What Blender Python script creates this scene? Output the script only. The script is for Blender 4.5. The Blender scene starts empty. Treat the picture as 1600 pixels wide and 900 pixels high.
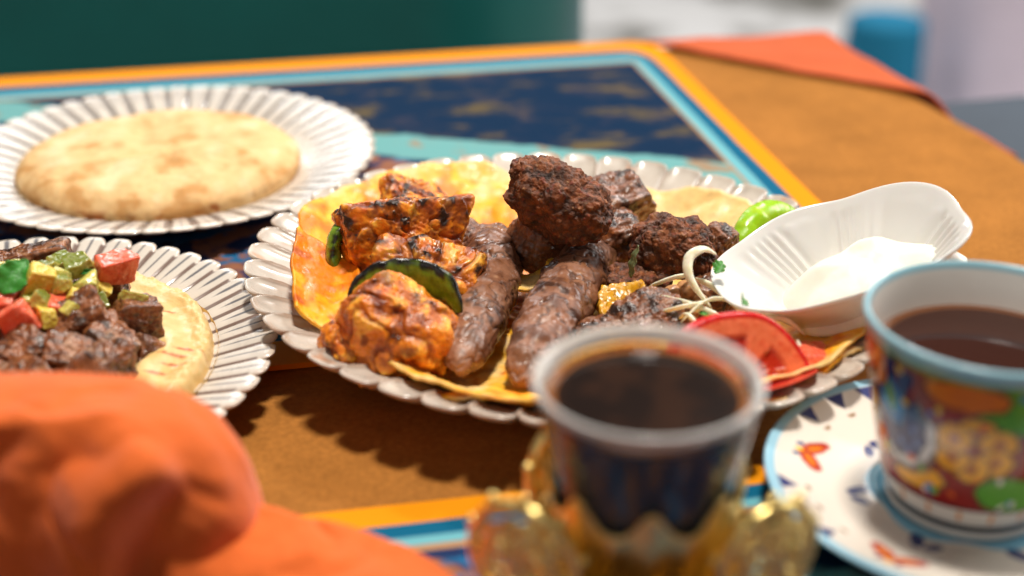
import bpy, bmesh, math
import numpy as np
from mathutils import Matrix, Vector, Euler

sc = bpy.context.scene
COL = sc.collection
CM = 0.01
rad = math.radians

# ------------------------------------------------------------------ camera
cam_d = bpy.data.cameras.new("camera")
cam = bpy.data.objects.new("camera", cam_d)
COL.objects.link(cam)
cam.location = (0, 0, 0.29)
cam.rotation_euler = (rad(90 - 26), 0, 0)
cam_d.lens = 50
cam_d.sensor_width = 36
cam_d.clip_start = 0.02
cam_d.clip_end = 100
cam_d.dof.use_dof = True
cam_d.dof.focus_distance = 0.603
cam_d.dof.aperture_fstop = 3.7
cam_d.dof.aperture_blades = 0
sc.camera = cam

# ------------------------------------------------------------------ world
w = bpy.data.worlds.new("World")
sc.world = w
w.use_nodes = True
bg = w.node_tree.nodes["Background"]
bg.inputs[0].default_value = (1.0, 0.96, 0.91, 1)
bg.inputs[1].default_value = 0.12


# ------------------------------------------------------------------ lamps
def area_lamp(name, loc, target, size, power, col, shape="RECTANGLE", size_y=None):
    d = bpy.data.lights.new(name, "AREA")
    d.shape = shape
    d.size = size
    if size_y:
        d.size_y = size_y
    d.energy = power
    d.color = col
    o = bpy.data.objects.new(name, d)
    COL.objects.link(o)
    o.location = loc
    v = Vector(target) - Vector(loc)
    o.rotation_euler = v.to_track_quat("-Z", "Y").to_euler()
    return o


area_lamp("ceiling_lamp", (0.12, 0.62, 1.75), (0.02, 0.55, 0), 0.26, 38, (1.0, 0.94, 0.85), "DISK")
area_lamp("window_light", (2.1, 1.75, 1.0), (0.05, 0.6, 0), 1.4, 36, (1.0, 0.98, 0.95), size_y=1.1)
area_lamp("back_window_light", (-0.75, 2.9, 0.95), (0.0, 0.6, 0), 0.5, 10, (0.95, 0.98, 1.0), size_y=1.0)
area_lamp("front_fill_light", (-0.9, -1.9, 1.5), (0.0, 0.45, 0), 2.0, 6, (1.0, 0.98, 0.96), size_y=1.4)  # added fill behind the camera, brightens the front faces
area_lamp("back_fill_light", (0.9, 3.35, 2.5), (0.9, 3.4, -0.75), 0.5, 85, (1.0, 0.97, 0.94))  # added unseen lamp that brightens the floor and seats behind

# ------------------------------------------------------------------ render
sc.view_settings.view_transform = "Standard"
sc.view_settings.look = "None"
sc.view_settings.exposure = 0.0
sc.view_settings.gamma = 1.0
sc.render.engine = "CYCLES"
sc.cycles.use_denoising = True
sc.cycles.max_bounces = 10
sc.cycles.transmission_bounces = 8
sc.cycles.caustics_reflective = False
sc.cycles.caustics_refractive = False
sc.cycles.sample_clamp_indirect = 6


# ------------------------------------------------------------------ maths
def L(r, g, b):
    c = np.array([r, g, b], float) / 255
    return np.where(c <= 0.04045, c / 12.92, ((c + 0.055) / 1.055) ** 2.4)


def ss(a, b, x):
    t = np.clip((np.asarray(x, float) - a) / (b - a), 0, 1)
    return t * t * (3 - 2 * t)


def mix(a, b, t):
    t = np.asarray(t)
    if t.ndim == 1:
        t = t[:, None]
    return a * (1 - t) + b * t


def _hash(i, j, k, seed):
    n = (i.astype(np.int64) * 374761393 + j.astype(np.int64) * 668265263 + k.astype(np.int64) * 2147483647 + seed * 974634777)
    n = (n ^ (n >> 13)) & 0xFFFFFFFF
    n = (n * 1274126177) & 0xFFFFFFFF
    n = (n ^ (n >> 16)) & 0xFFFFFFFF
    n = (n * 2246822519) & 0xFFFFFFFF
    return n ^ (n >> 15)


def noise(P, seed=0):
    P = np.asarray(P, float)
    F = np.floor(P)
    f = P - F
    u = f * f * f * (f * (f * 6 - 15) + 10)
    out = 0
    for dx in (0, 1):
        for dy in (0, 1):
            for dz in (0, 1):
                h = _hash(F[:, 0] + dx, F[:, 1] + dy, F[:, 2] + dz, seed)
                gx = (h & 255) / 127.5 - 1
                gy = ((h >> 8) & 255) / 127.5 - 1
                gz = ((h >> 16) & 255) / 127.5 - 1
                dot = gx * (f[:, 0] - dx) + gy * (f[:, 1] - dy) + gz * (f[:, 2] - dz)
                wgt = (u[:, 0] if dx else 1 - u[:, 0]) * (u[:, 1] if dy else 1 - u[:, 1]) * (u[:, 2] if dz else 1 - u[:, 2])
                out = out + wgt * dot
    return out


def fbm(P, octv=4, seed=0, gain=0.5):
    a, s, o = 1.0, 1.0, 0
    P = np.asarray(P, float)
    for k in range(octv):
        o = o + a * noise(P * s + 17.3 * k, seed + k)
        s *= 2.03
        a *= gain
    return o


def worley(P, seed=0):
    P = np.asarray(P, float)
    F = np.floor(P)
    best = np.full(len(P), 9.0)
    idv = np.zeros(len(P))
    for dx in (-1, 0, 1):
        for dy in (-1, 0, 1):
            for dz in (-1, 0, 1):
                c = F + (dx, dy, dz)
                h = _hash(c[:, 0], c[:, 1], c[:, 2], seed)
                q = c + np.stack([(h & 255) / 255, ((h >> 8) & 255) / 255, ((h >> 16) & 255) / 255], 1)
                d = np.sqrt(((q - P) ** 2).sum(1))
                m = d < best
                best = np.where(m, d, best)
                idv = np.where(m, ((h >> 24) & 255) / 255, idv)
    return best, idv


def rotm(rx, ry, rz):
    return np.array(Euler((rad(rx), rad(ry), rad(rz))).to_matrix())


def spline(pts, n):
    """Catmull-Rom through pts (any dimension), n samples."""
    p = np.array(pts, float)
    p = np.vstack([2 * p[0] - p[1], p, 2 * p[-1] - p[-2]])
    t = np.linspace(0, len(p) - 3 - 1e-6, n)
    i = t.astype(int)
    f = (t - i)[:, None]
    a, b, c, d = p[i], p[i + 1], p[i + 2], p[i + 3]
    return 0.5 * (2 * b + (c - a) * f + (2 * a - 5 * b + 4 * c - d) * f ** 2 + (3 * b - 3 * c + d - a) * f ** 3)


# ------------------------------------------------------------------ objects
def link(name, data, parent=None):
    o = bpy.data.objects.new(name, data)
    COL.objects.link(o)
    if parent is not None:
        o.parent = parent
    return o


def tag(o, label=None, cat=None, group=None, kind=None):
    if label:
        o["label"] = label
    if cat:
        o["category"] = cat
    if group:
        o["group"] = group
    if kind:
        o["kind"] = kind
    return o


def empty(name, loc=(0, 0, 0)):
    o = link(name, None)
    o.location = Vector(loc) * CM
    o.empty_display_size = 0.02
    return o


def mesh(name, V, T, mat, parent=None, loc=None, col=None, smooth=True, orient=True):
    """V in cm (world if loc is given, then stored relative to loc)."""
    V = np.asarray(V, float)
    T = np.asarray(T, np.int32)
    if loc is not None:
        V = V - np.array(loc, float)
    k = T.shape[1]
    if orient and len(T) > 1:          # outward facing
        Q = V - V.mean(0)
        vol = np.einsum("ij,ij->i", Q[T[:, 0]], np.cross(Q[T[:, 1]], Q[T[:, 2]])).sum()
        if k == 4:
            vol += np.einsum("ij,ij->i", Q[T[:, 0]], np.cross(Q[T[:, 2]], Q[T[:, 3]])).sum()
        if vol < 0:
            T = np.ascontiguousarray(T[:, ::-1])
    me = bpy.data.meshes.new(name)
    me.vertices.add(len(V))
    me.vertices.foreach_set("co", (V * CM).astype(np.float32).ravel())
    me.loops.add(T.size)
    me.loops.foreach_set("vertex_index", T.ravel())
    me.polygons.add(len(T))
    me.polygons.foreach_set("loop_start", np.arange(0, T.size, k, dtype=np.int32))
    me.polygons.foreach_set("use_smooth", np.full(len(T), smooth))
    if col is not None:
        a = me.color_attributes.new("Col", "FLOAT_COLOR", "POINT")
        c4 = np.ones((len(V), 4), np.float32)
        c4[:, :3] = np.clip(col, 0, 1)
        a.data.foreach_set("color", c4.ravel())
    me.update(calc_edges=True)
    me.validate()
    me.materials.append(mat)
    o = link(name, me, parent)
    if loc is not None:
        o.location = Vector([float(q) for q in loc]) * CM
    return o


def grid_faces(nu, nv, wrap=False, off=0):
    """vertex index = i*nv + j ; wrap closes j."""
    i = np.arange(nu - 1)
    j = np.arange(nv if wrap else nv - 1)
    I, J = np.meshgrid(i, j, indexing="ij")
    J2 = (J + 1) % nv
    a = I * nv + J
    b = I * nv + J2
    c = (I + 1) * nv + J2
    d = (I + 1) * nv + J
    return np.stack([a, b, c, d], -1).reshape(-1, 4) + off


_ico = {}


def ico(sub):
    if sub not in _ico:
        bm = bmesh.new()
        bmesh.ops.create_icosphere(bm, subdivisions=sub, radius=1)
        bm.verts.ensure_lookup_table()
        V = np.array([v.co[:] for v in bm.verts])
        T = np.array([[v.index for v in f.verts] for f in bm.faces])
        bm.free()
        V /= np.linalg.norm(V, axis=1)[:, None]
        _ico[sub] = (V, T)
    return _ico[sub]


def lathe(prof, nt):
    """prof: (k,2) r,z ; returns V,F(quads),R,TH,S"""
    prof = np.asarray(prof, float)
    k = len(prof)
    th = np.linspace(0, 2 * np.pi, nt, endpoint=False)
    R = np.repeat(np.maximum(prof[:, 0], 0.004), nt)
    Z = np.repeat(prof[:, 1], nt)
    TH = np.tile(th, k)
    S = np.repeat(np.arange(k) / (k - 1), nt)
    F = grid_faces(k, nt, True)
    return R, TH, Z, S, F


def polar(R, TH, Z):
    return np.stack([R * np.cos(TH), R * np.sin(TH), Z], 1)


def tube(path, rx, ry, nseg=16, up=(0, 0, 1), cap=True):
    """path (n,3); rx across, ry along up; arrays or scalars. closed ends by shrinking."""
    P = np.asarray(path, float)
    n = len(P)
    rx = np.broadcast_to(rx, n)
    ry = np.broadcast_to(ry, n)
    T = np.gradient(P, axis=0)
    T /= np.linalg.norm(T, axis=1)[:, None] + 1e-9
    u = np.array(up, float)
    X = np.cross(T, np.broadcast_to(u, T.shape))
    X /= np.linalg.norm(X, axis=1)[:, None] + 1e-9
    Y = np.cross(X, T)
    a = np.linspace(0, 2 * np.pi, nseg, endpoint=False)
    V = P[:, None, :] + X[:, None, :] * (rx[:, None] * np.cos(a))[:, :, None] + Y[:, None, :] * (ry[:, None] * np.sin(a))[:, :, None]
    return V.reshape(-1, 3), grid_faces(n, nseg, True)[:, ::-1]


def ttube(path, r, nseg=8):
    """round wire with parallel transported frame, ends closed."""
    P = np.asarray(path, float)
    n = len(P)
    r = np.broadcast_to(np.asarray(r, float), n).copy()
    r[0] *= 0.05
    r[-1] *= 0.05
    T = np.gradient(P, axis=0)
    T /= np.linalg.norm(T, axis=1)[:, None] + 1e-9
    x = np.cross(T[0], (0.3, 0.5, 0.81))
    x /= np.linalg.norm(x)
    X = []
    for t in T:
        x = x - t * (x @ t)
        x /= np.linalg.norm(x) + 1e-9
        X.append(x)
    X = np.array(X)
    Y = np.cross(T, X)
    a = np.linspace(0, 2 * np.pi, nseg, endpoint=False)
    V = P[:, None, :] + X[:, None, :] * (r[:, None] * np.cos(a))[:, :, None] + Y[:, None, :] * (r[:, None] * np.sin(a))[:, :, None]
    return V.reshape(-1, 3), grid_faces(n, nseg, True)


def vnormals(V, F):
    N = np.zeros_like(V)
    a, b, c = V[F[:, 0]], V[F[:, 1]], V[F[:, 2]]
    n = np.cross(b - a, c - a)
    if F.shape[1] == 4:
        n = n + np.cross(c - a, V[F[:, 3]] - a)
    for k in range(F.shape[1]):
        np.add.at(N, F[:, k], n)
    return N / (np.linalg.norm(N, axis=1)[:, None] + 1e-12)


def sheet(P, nu, nv, thick, wrap=False):
    """P (nu*nv,3) surface; returns closed shell. top copy first."""
    F = grid_faces(nu, nv, wrap)
    N = vnormals(P, F)
    th = np.broadcast_to(thick, len(P))[:, None]
    V = np.vstack([P + N * th / 2, P - N * th / 2])
    n = len(P)
    faces = [F, F[:, ::-1] + n]
    # rim strips
    if wrap:
        for base, flip in (((nu - 1) * nv, False),):
            j = np.arange(nv)
            j2 = (j + 1) % nv
            faces.append(np.stack([base + j, base + j + n, base + j2 + n, base + j2], 1)[:, ::-1])
    else:
        e = np.concatenate([np.arange(nv), np.arange(1, nu) * nv + nv - 1, (nu - 1) * nv + np.arange(nv - 2, -1, -1), np.arange(nu - 2, 0, -1) * nv])
        e2 = np.roll(e, -1)
        faces.append(np.stack([e, e + n, e2 + n, e2], 1))
    return V, np.vstack(faces)


# ------------------------------------------------------------------ materials
def M(name, col=None, rough=0.5, spec=0.5, coat=0.0, coat_rough=0.1, sss=0.0, sssr=0.004, metal=0.0, bumps=(), var=None,
      rvar=None, sheen=0.0, trans=0.0, ior=1.5, sss_col=None):
    m = bpy.data.materials.new(name)
    m.use_nodes = True
    nt = m.node_tree
    b = nt.nodes["Principled BSDF"]
    b.inputs["Roughness"].default_value = rough
    b.inputs["Specular IOR Level"].default_value = spec
    b.inputs["Coat Weight"].default_value = coat
    b.inputs["Coat Roughness"].default_value = coat_rough
    b.inputs["Metallic"].default_value = metal
    b.inputs["Transmission Weight"].default_value = trans
    b.inputs["IOR"].default_value = ior
    b.inputs["Sheen Weight"].default_value = sheen
    if sss:
        b.inputs["Subsurface Weight"].default_value = sss
        b.inputs["Subsurface Radius"].default_value = (1.0, 0.5, 0.25)
        b.inputs["Subsurface Scale"].default_value = sssr
    tc = nt.nodes.new("ShaderNodeTexCoord")
    if col is None:
        at = nt.nodes.new("ShaderNodeAttribute")
        at.attribute_name = "Col"
        src = at.outputs["Color"]
    else:
        rgb = nt.nodes.new("ShaderNodeRGB")
        rgb.outputs[0].default_value = (*[float(c) for c in col], 1)
        src = rgb.outputs[0]
    if var:
        for scale, amt in ([var] if not isinstance(var[0], (tuple, list)) else var):
            n = nt.nodes.new("ShaderNodeTexNoise")
            n.inputs["Scale"].default_value = scale
            n.inputs["Detail"].default_value = 5
            n.inputs["Roughness"].default_value = 0.65
            nt.links.new(tc.outputs["Object"], n.inputs["Vector"])
            mr = nt.nodes.new("ShaderNodeMapRange")
            mr.inputs[1].default_value = 0.25
            mr.inputs[2].default_value = 0.75
            mr.inputs[3].default_value = 1 - amt
            mr.inputs[4].default_value = 1 + amt
            nt.links.new(n.outputs[0], mr.inputs[0])
            vm = nt.nodes.new("ShaderNodeVectorMath")
            vm.operation = "SCALE"
            nt.links.new(src, vm.inputs[0])
            nt.links.new(mr.outputs[0], vm.inputs["Scale"])
            src = vm.outputs[0]
    nt.links.new(src, b.inputs["Base Color"])
    prev = None
    for scale, strength, dist in bumps:
        n = nt.nodes.new("ShaderNodeTexNoise")
        n.inputs["Scale"].default_value = scale
        n.inputs["Detail"].default_value = 4
        nt.links.new(tc.outputs["Object"], n.inputs["Vector"])
        bp = nt.nodes.new("ShaderNodeBump")
        bp.inputs["Strength"].default_value = strength
        bp.inputs["Distance"].default_value = dist
        nt.links.new(n.outputs[0], bp.inputs["Height"])
        if prev:
            nt.links.new(prev, bp.inputs["Normal"])
        prev = bp.outputs[0]
    if prev:
        nt.links.new(prev, b.inputs["Normal"])
    if rvar:
        scale, lo, hi = rvar
        n = nt.nodes.new("ShaderNodeTexNoise")
        n.inputs["Scale"].default_value = scale
        n.inputs["Detail"].default_value = 4
        nt.links.new(tc.outputs["Object"], n.inputs["Vector"])
        mr = nt.nodes.new("ShaderNodeMapRange")
        mr.inputs[1].default_value = 0.35
        mr.inputs[2].default_value = 0.65
        mr.inputs[3].default_value = lo
        mr.inputs[4].default_value = hi
        nt.links.new(n.outputs[0], mr.inputs[0])
        nt.links.new(mr.outputs[0], b.inputs["Roughness"])
    return m


MAT = {}
MAT["suede"] = M("ochre_suede", L(160, 105, 48), 0.9, 0.06, bumps=[(900, 0.35, 0.0006), (30, 0.25, 0.004)], var=[(14, 0.2), (60, 0.10), (420, 0.24)])
MAT["orange_cloth"] = M("orange_cloth", L(214, 100, 40), 0.85, 0.15, bumps=[(1400, 0.3, 0.0004), (70, 0.35, 0.003)], var=[(25, 0.10), (900, 0.12)], sheen=0.2)
MAT["rust_cloth"] = M("rust_cloth", L(190, 84, 36), 0.85, 0.15, bumps=[(1400, 0.3, 0.0004), (70, 0.3, 0.003)], var=[(25, 0.12), (900, 0.12)], sheen=0.1)
MAT["porcelain"] = M("glazed_stoneware", None, 0.22, 0.5, coat=0.25, coat_rough=0.1, var=(60, 0.05), bumps=[(120, 0.06, 0.001)], rvar=(90, 0.2, 0.36))
MAT["white"] = M("white_porcelain", L(224, 222, 218), 0.16, 0.5, coat=0.6, coat_rough=0.04, bumps=[(60, 0.05, 0.001)], sss=0.1, sssr=0.002)
MAT["painted"] = M("painted_glaze", None, 0.2, 0.5, coat=0.25, coat_rough=0.08, bumps=[(300, 0.05, 0.0006)])
MAT["bread"] = M("baked_bread", None, 0.75, 0.25, sss=0.2, sssr=0.003, bumps=[(500, 0.3, 0.0008), (1600, 0.25, 0.0004)], var=(350, 0.08))
MAT["lavash"] = M("sauced_flatbread", None, 0.42, 0.45, sss=0.04, sssr=0.002, bumps=[(420, 0.35, 0.0008), (1500, 0.2, 0.0004)], var=(300, 0.14), rvar=(200, 0.28, 0.6))
MAT["chicken"] = M("grilled_chicken", None, 0.35, 0.5, sss=0.15, sssr=0.003, bumps=[(420, 0.3, 0.0008), (1500, 0.25, 0.0004)], var=[(260, 0.12), (900, 0.12)], rvar=(260, 0.2, 0.6))
MAT["kofta"] = M("grilled_minced_meat", None, 0.4, 0.5, bumps=[(300, 0.14, 0.001), (1100, 0.16, 0.0005)], var=[(230, 0.10), (800, 0.14)], rvar=(160, 0.24, 0.56))
MAT["crust"] = M("fried_crust", None, 0.55, 0.4, bumps=[(600, 0.7, 0.0014), (1900, 0.5, 0.0007)], var=[(350, 0.35), (1200, 0.35)], rvar=(500, 0.35, 0.8))
MAT["lamb"] = M("roast_lamb", None, 0.34, 0.6, coat=0.12, coat_rough=0.15, bumps=[(450, 0.5, 0.0012), (1500, 0.35, 0.0006)], var=[(260, 0.25), (1000, 0.25)], rvar=(300, 0.18, 0.5))
MAT["veg"] = M("moist_vegetable", None, 0.28, 0.5, rvar=(220, 0.12, 0.4), sss=0.22, sssr=0.003, bumps=[(300, 0.2, 0.0008), (1200, 0.12, 0.0004)], var=(200, 0.10))
MAT["hummus"] = M("hummus_paste", None, 0.36, 0.5, sss=0.15, sssr=0.003, bumps=[(350, 0.3, 0.001), (1200, 0.25, 0.0005)], var=(300, 0.06))
MAT["cream"] = M("garlic_cream", L(243, 238, 224), 0.35, 0.45, sss=0.3, sssr=0.004, bumps=[(80, 0.15, 0.001)])
MAT["leaf"] = M("herb_leaf", None, 0.45, 0.4, sss=0.15, sssr=0.001, bumps=[(700, 0.5, 0.0008)], var=(300, 0.2))
MAT["gold"] = M("gold_metal", (1.0, 0.76, 0.28), 0.4, 0.5, metal=1.0, bumps=[(300, 0.25, 0.0008)], rvar=(250, 0.24, 0.42))
MAT["coffee"] = M("black_coffee", None, 0.08, 0.5, var=(60, 0.15))
MAT["tea"] = M("black_tea", None, 0.05, 0.5)
MAT["chair"] = M("green_leatherette", L(14, 88, 84), 0.34, 0.5, bumps=[(200, 0.15, 0.001)], var=(6, 0.15))
MAT["slate"] = M("slate_upholstery", L(62, 72, 84), 0.7, 0.3, bumps=[(400, 0.3, 0.001)], var=(20, 0.1))
MAT["wood"] = M("dark_wood", L(58, 40, 28), 0.45, 0.4, bumps=[(120, 0.2, 0.001)], var=(30, 0.25))
MAT["lavender"] = M("lavender_fabric", L(228, 212, 226), 0.85, 0.2, bumps=[(300, 0.3, 0.001)], var=(12, 0.08))
MAT["tealfab"] = M("teal_fabric", L(28, 112, 146), 0.8, 0.2, bumps=[(300, 0.3, 0.001)], var=(12, 0.12))


def glass_mat(name, tint, milk, rough=0.02):
    m = bpy.data.materials.new(name)
    m.use_nodes = True
    nt = m.node_tree
    b = nt.nodes["Principled BSDF"]
    b.inputs["Base Color"].default_value = (*tint, 1)
    b.inputs["Roughness"].default_value = rough
    b.inputs["Transmission Weight"].default_value = 1 - milk
    b.inputs["IOR"].default_value = 1.36
    n = nt.nodes.new("ShaderNodeTexNoise")
    n.inputs["Scale"].default_value = 90
    tc = nt.nodes.new("ShaderNodeTexCoord")
    nt.links.new(tc.outputs["Object"], n.inputs["Vector"])
    bp = nt.nodes.new("ShaderNodeBump")
    bp.inputs["Strength"].default_value = 0.06
    bp.inputs["Distance"].default_value = 0.001
    nt.links.new(n.outputs[0], bp.inputs["Height"])
    nt.links.new(bp.outputs[0], b.inputs["Normal"])
    return m


MAT["glass"] = glass_mat("clear_glass", (0.97, 0.96, 0.94), 0.04)
MAT["lip"] = glass_mat("glare_white_glass_lip", (0.97, 0.95, 0.92), 0.5, 0.03)  # milky white stands in for bright reflections along the rim


def placemat_mat(name, bx, by, sy, wide, band):
    """printed placemat: rounded stripes along its edge, navy field with gold
    flecks, a pale teal swath. Object space metres; bx,by half sizes."""
    m = bpy.data.materials.new(name)
    m.use_nodes = True
    nt = m.node_tree
    nd, lk = nt.nodes, nt.links
    b = nd["Principled BSDF"]
    b.inputs["Roughness"].default_value = 0.8
    b.inputs["Specular IOR Level"].default_value = 0.06
    tc = nd.new("ShaderNodeTexCoord")
    sx = nd.new("ShaderNodeSeparateXYZ")
    lk.new(tc.outputs["Object"], sx.inputs[0])

    def math_(op, a, bb=None):
        n = nd.new("ShaderNodeMath")
        n.operation = op
        for i, v in enumerate((a, bb)):
            if v is None:
                continue
            if isinstance(v, (int, float)):
                n.inputs[i].default_value = v
            else:
                lk.new(v, n.inputs[i])
        return n.outputs[0]

    r = 0.03
    qx = math_("MAXIMUM", math_("ADD", math_("ABSOLUTE", sx.outputs[0]), -bx + r), 0.0)
    qy = math_("MAXIMUM", math_("DIVIDE", math_("ADD", math_("ABSOLUTE", sx.outputs[1]), -by + r * sy), sy), 0.0)
    d = math_("SQRT", math_("ADD", math_("MULTIPLY", qx, qx), math_("MULTIPLY", qy, qy)))
    # depth from the edge, 0 at edge, cm
    dep = math_("MULTIPLY", math_("SUBTRACT", r, d), 100.0)
    nz = nd.new("ShaderNodeTexNoise")
    nz.inputs["Scale"].default_value = 22
    nz.inputs["Detail"].default_value = 6
    nz.inputs["Roughness"].default_value = 0.7
    lk.new(tc.outputs["Object"], nz.inputs["Vector"])
    wob = math_("MULTIPLY", math_("SUBTRACT", nz.outputs[0], 0.5), 0.12)
    dep = math_("ADD", dep, wob)

    def rgb(c):
        n = nd.new("ShaderNodeRGB")
        n.outputs[0].default_value = (*[float(q) for q in c], 1)
        return n.outputs[0]

    def mixc(f, a, bb):
        n = nd.new("ShaderNodeMix")
        n.data_type = "RGBA"
        lk.new(f, n.inputs[0])
        lk.new(a, n.inputs[6])
        lk.new(bb, n.inputs[7])
        return n.outputs[2]

    def gt(x, v, soft=0.02):
        n = nd.new("ShaderNodeMapRange")
        n.interpolation_type = "SMOOTHSTEP"
        n.inputs[1].default_value = v - soft
        n.inputs[2].default_value = v + soft
        lk.new(x, n.inputs[0])
        return n.outputs[0]

    # field: navy with gold blotches
    mp = nd.new("ShaderNodeMapping")
    mp.inputs["Scale"].default_value = (14, 26, 1)
    mp.inputs["Location"].default_value = (3.1, 1.7, 0)
    lk.new(tc.outputs["Object"], mp.inputs[0])
    n2 = nd.new("ShaderNodeTexNoise")
    n2.inputs["Scale"].default_value = 1.6
    n2.inputs["Detail"].default_value = 5
    n2.inputs["Roughness"].default_value = 0.62
    lk.new(mp.outputs[0], n2.inputs["Vector"])
    field = mixc(gt(n2.outputs[0], 0.6, 0.09), rgb(L(5, 37, 66)), rgb(L(96, 82, 54)))
    # pale teal swath across the field
    ang, c0, hw = band
    t = math_("ADD", math_("ADD", math_("MULTIPLY", sx.outputs[0], -math.sin(ang)), math_("MULTIPLY", sx.outputs[1], math.cos(ang))), -c0)
    t = math_("ADD", t, math_("MULTIPLY", math_("SUBTRACT", n2.outputs[0], 0.5), 0.02))
    inside = math_("SUBTRACT", 1.0, gt(math_("ABSOLUTE", t), hw, 0.002))
    n3 = nd.new("ShaderNodeTexNoise")
    n3.inputs["Scale"].default_value = 42
    n3.inputs["Detail"].default_value = 4
    lk.new(tc.outputs["Object"], n3.inputs["Vector"])
    teal = mixc(gt(n3.outputs[0], 0.6, 0.04), rgb(L(104, 158, 158)), rgb(L(150, 128, 104)))
    # below the swath: rust and blue leaves
    low = math_("SUBTRACT", 1.0, gt(t, -hw, 0.002))
    leaves = mixc(gt(n3.outputs[0], 0.5, 0.04), rgb(L(30, 46, 84)), rgb(L(140, 92, 70)))
    leaves = mixc(gt(n2.outputs[0], 0.56, 0.03), leaves, rgb(L(34, 98, 142)))
    field = mixc(low, field, leaves)
    field = mixc(inside, field, teal)
    cols = [(0.0, L(228, 142, 16)), (wide[0], L(14, 92, 124)), (wide[1], L(104, 168, 178)), (wide[2], L(168, 128, 92))]
    c = rgb(cols[0][1])
    for v, cc in cols[1:]:
        c = mixc(gt(dep, v, 0.05), c, rgb(cc))
    c = mixc(gt(dep, wide[3], 0.05), c, field)
    lk.new(c, b.inputs["Base Color"])
    n4 = nd.new("ShaderNodeTexNoise")
    n4.inputs["Scale"].default_value = 900
    lk.new(tc.outputs["Object"], n4.inputs["Vector"])
    bp = nd.new("ShaderNodeBump")
    bp.inputs["Strength"].default_value = 0.3
    bp.inputs["Distance"].default_value = 0.0005
    lk.new(n4.outputs[0], bp.inputs["Height"])
    lk.new(bp.outputs[0], b.inputs["Normal"])
    return m


def box(name, c, size, mat, parent=None, loc=None, rz=0, bevel=0.5, seg=3):
    """bevelled box; c centre and size in cm; rz degrees."""
    bm = bmesh.new()
    bmesh.ops.create_cube(bm, size=1)
    for v in bm.verts:
        v.co = Vector((v.co.x * size[0], v.co.y * size[1], v.co.z * size[2]))
    if bevel:
        bmesh.ops.bevel(bm, geom=list(bm.edges), offset=bevel, segments=seg, affect="EDGES", profile=0.5)
    R = Matrix.Rotation(rad(rz), 3, "Z")
    off = Vector(c) - (Vector(loc) if loc is not None else Vector((0, 0, 0)))
    for v in bm.verts:
        v.co = (R @ v.co + off) * CM
    me = bpy.data.meshes.new(name)
    bm.to_mesh(me)
    bm.free()
    for p in me.polygons:
        p.use_smooth = True
    me.materials.append(mat)
    o = link(name, me, parent)
    if loc is not None and parent is None:
        o.location = Vector(loc) * CM
    return o


# ================================================================== SETTING
# floor far below, pale mottled tiles
def floor_mat():
    m = bpy.data.materials.new("marbled_floor")
    m.use_nodes = True
    nt = m.node_tree
    b = nt.nodes["Principled BSDF"]
    b.inputs["Roughness"].default_value = 0.35
    tc = nt.nodes.new("ShaderNodeTexCoord")
    n = nt.nodes.new("ShaderNodeTexNoise")
    n.inputs["Scale"].default_value = 3.6
    n.inputs["Detail"].default_value = 4
    nt.links.new(tc.outputs["Object"], n.inputs["Vector"])
    cr = nt.nodes.new("ShaderNodeValToRGB")
    cr.color_ramp.elements[0].position = 0.42
    cr.color_ramp.elements[0].color = (*L(126, 124, 118), 1)
    cr.color_ramp.elements[1].position = 0.56
    cr.color_ramp.elements[1].color = (*L(236, 236, 236), 1)
    nt.links.new(n.outputs[0], cr.inputs[0])
    nt.links.new(cr.outputs[0], b.inputs["Base Color"])
    return m


V = np.array([[-600, -300, -75], [900, -300, -75], [900, 1500, -75], [-600, 1500, -75]], float)
o = mesh("floor", V, np.array([[0, 1, 2, 3]]), floor_mat(), smooth=False)
tag(o, kind="structure")

# table top: ochre suede cloth over a slab, with soft wrinkles
TC = np.array([23.0, 101.9])             # far right corner
e1 = np.array([-math.cos(rad(10.8)), -math.sin(rad(10.8))])   # along the far edge, leftwards
e2 = np.array([0.255, -0.967])           # along the right edge, towards the viewer
nu, nv = 240, 240
U, W = np.meshgrid(np.linspace(0, 1, nu) ** 1.0 * 130, np.linspace(0, 1, nv) * 125, indexing="ij")
U, W = U.ravel(), W.ravel()
XY = TC + U[:, None] * e1 + W[:, None] * e2
z = 0.10 * fbm(np.c_[XY / 7.0, 0 * U], 3, 5) * ss(10, 24, XY[:, 0]) - 0.02
edge = np.minimum(U, W)
z = z - 0.5 * (1 - ss(0, 1.0, edge))
P = np.c_[XY, z - 0.06]
Vt, Ft = sheet(P, nu, nv, 0.1)
# skirts: cloth hanging over the two visible edges is part of the same sheet
tab = empty("table", (0, 70, 0))
mesh("tablecloth", Vt - np.array([0, 70, 0]), Ft, MAT["suede"], tab)
quad = np.array([TC + 1.0 * (e1 + e2), TC + 129 * e1 + 1 * e2, TC + 129 * e1 + 124 * e2, TC + 1 * e1 + 124 * e2])
Vs = np.vstack([np.c_[quad, np.full(4, -0.75)], np.c_[quad, np.full(4, -3.6)]]) - np.array([0, 70, 0])
Fs = np.array([[3, 2, 1, 0], [4, 5, 6, 7], [0, 1, 5, 4], [1, 2, 6, 5], [2, 3, 7, 6], [3, 0, 4, 7]])
mesh("table_slab", Vs, Fs, MAT["wood"], tab, smooth=False)
tag(tab, kind="structure")

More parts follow.
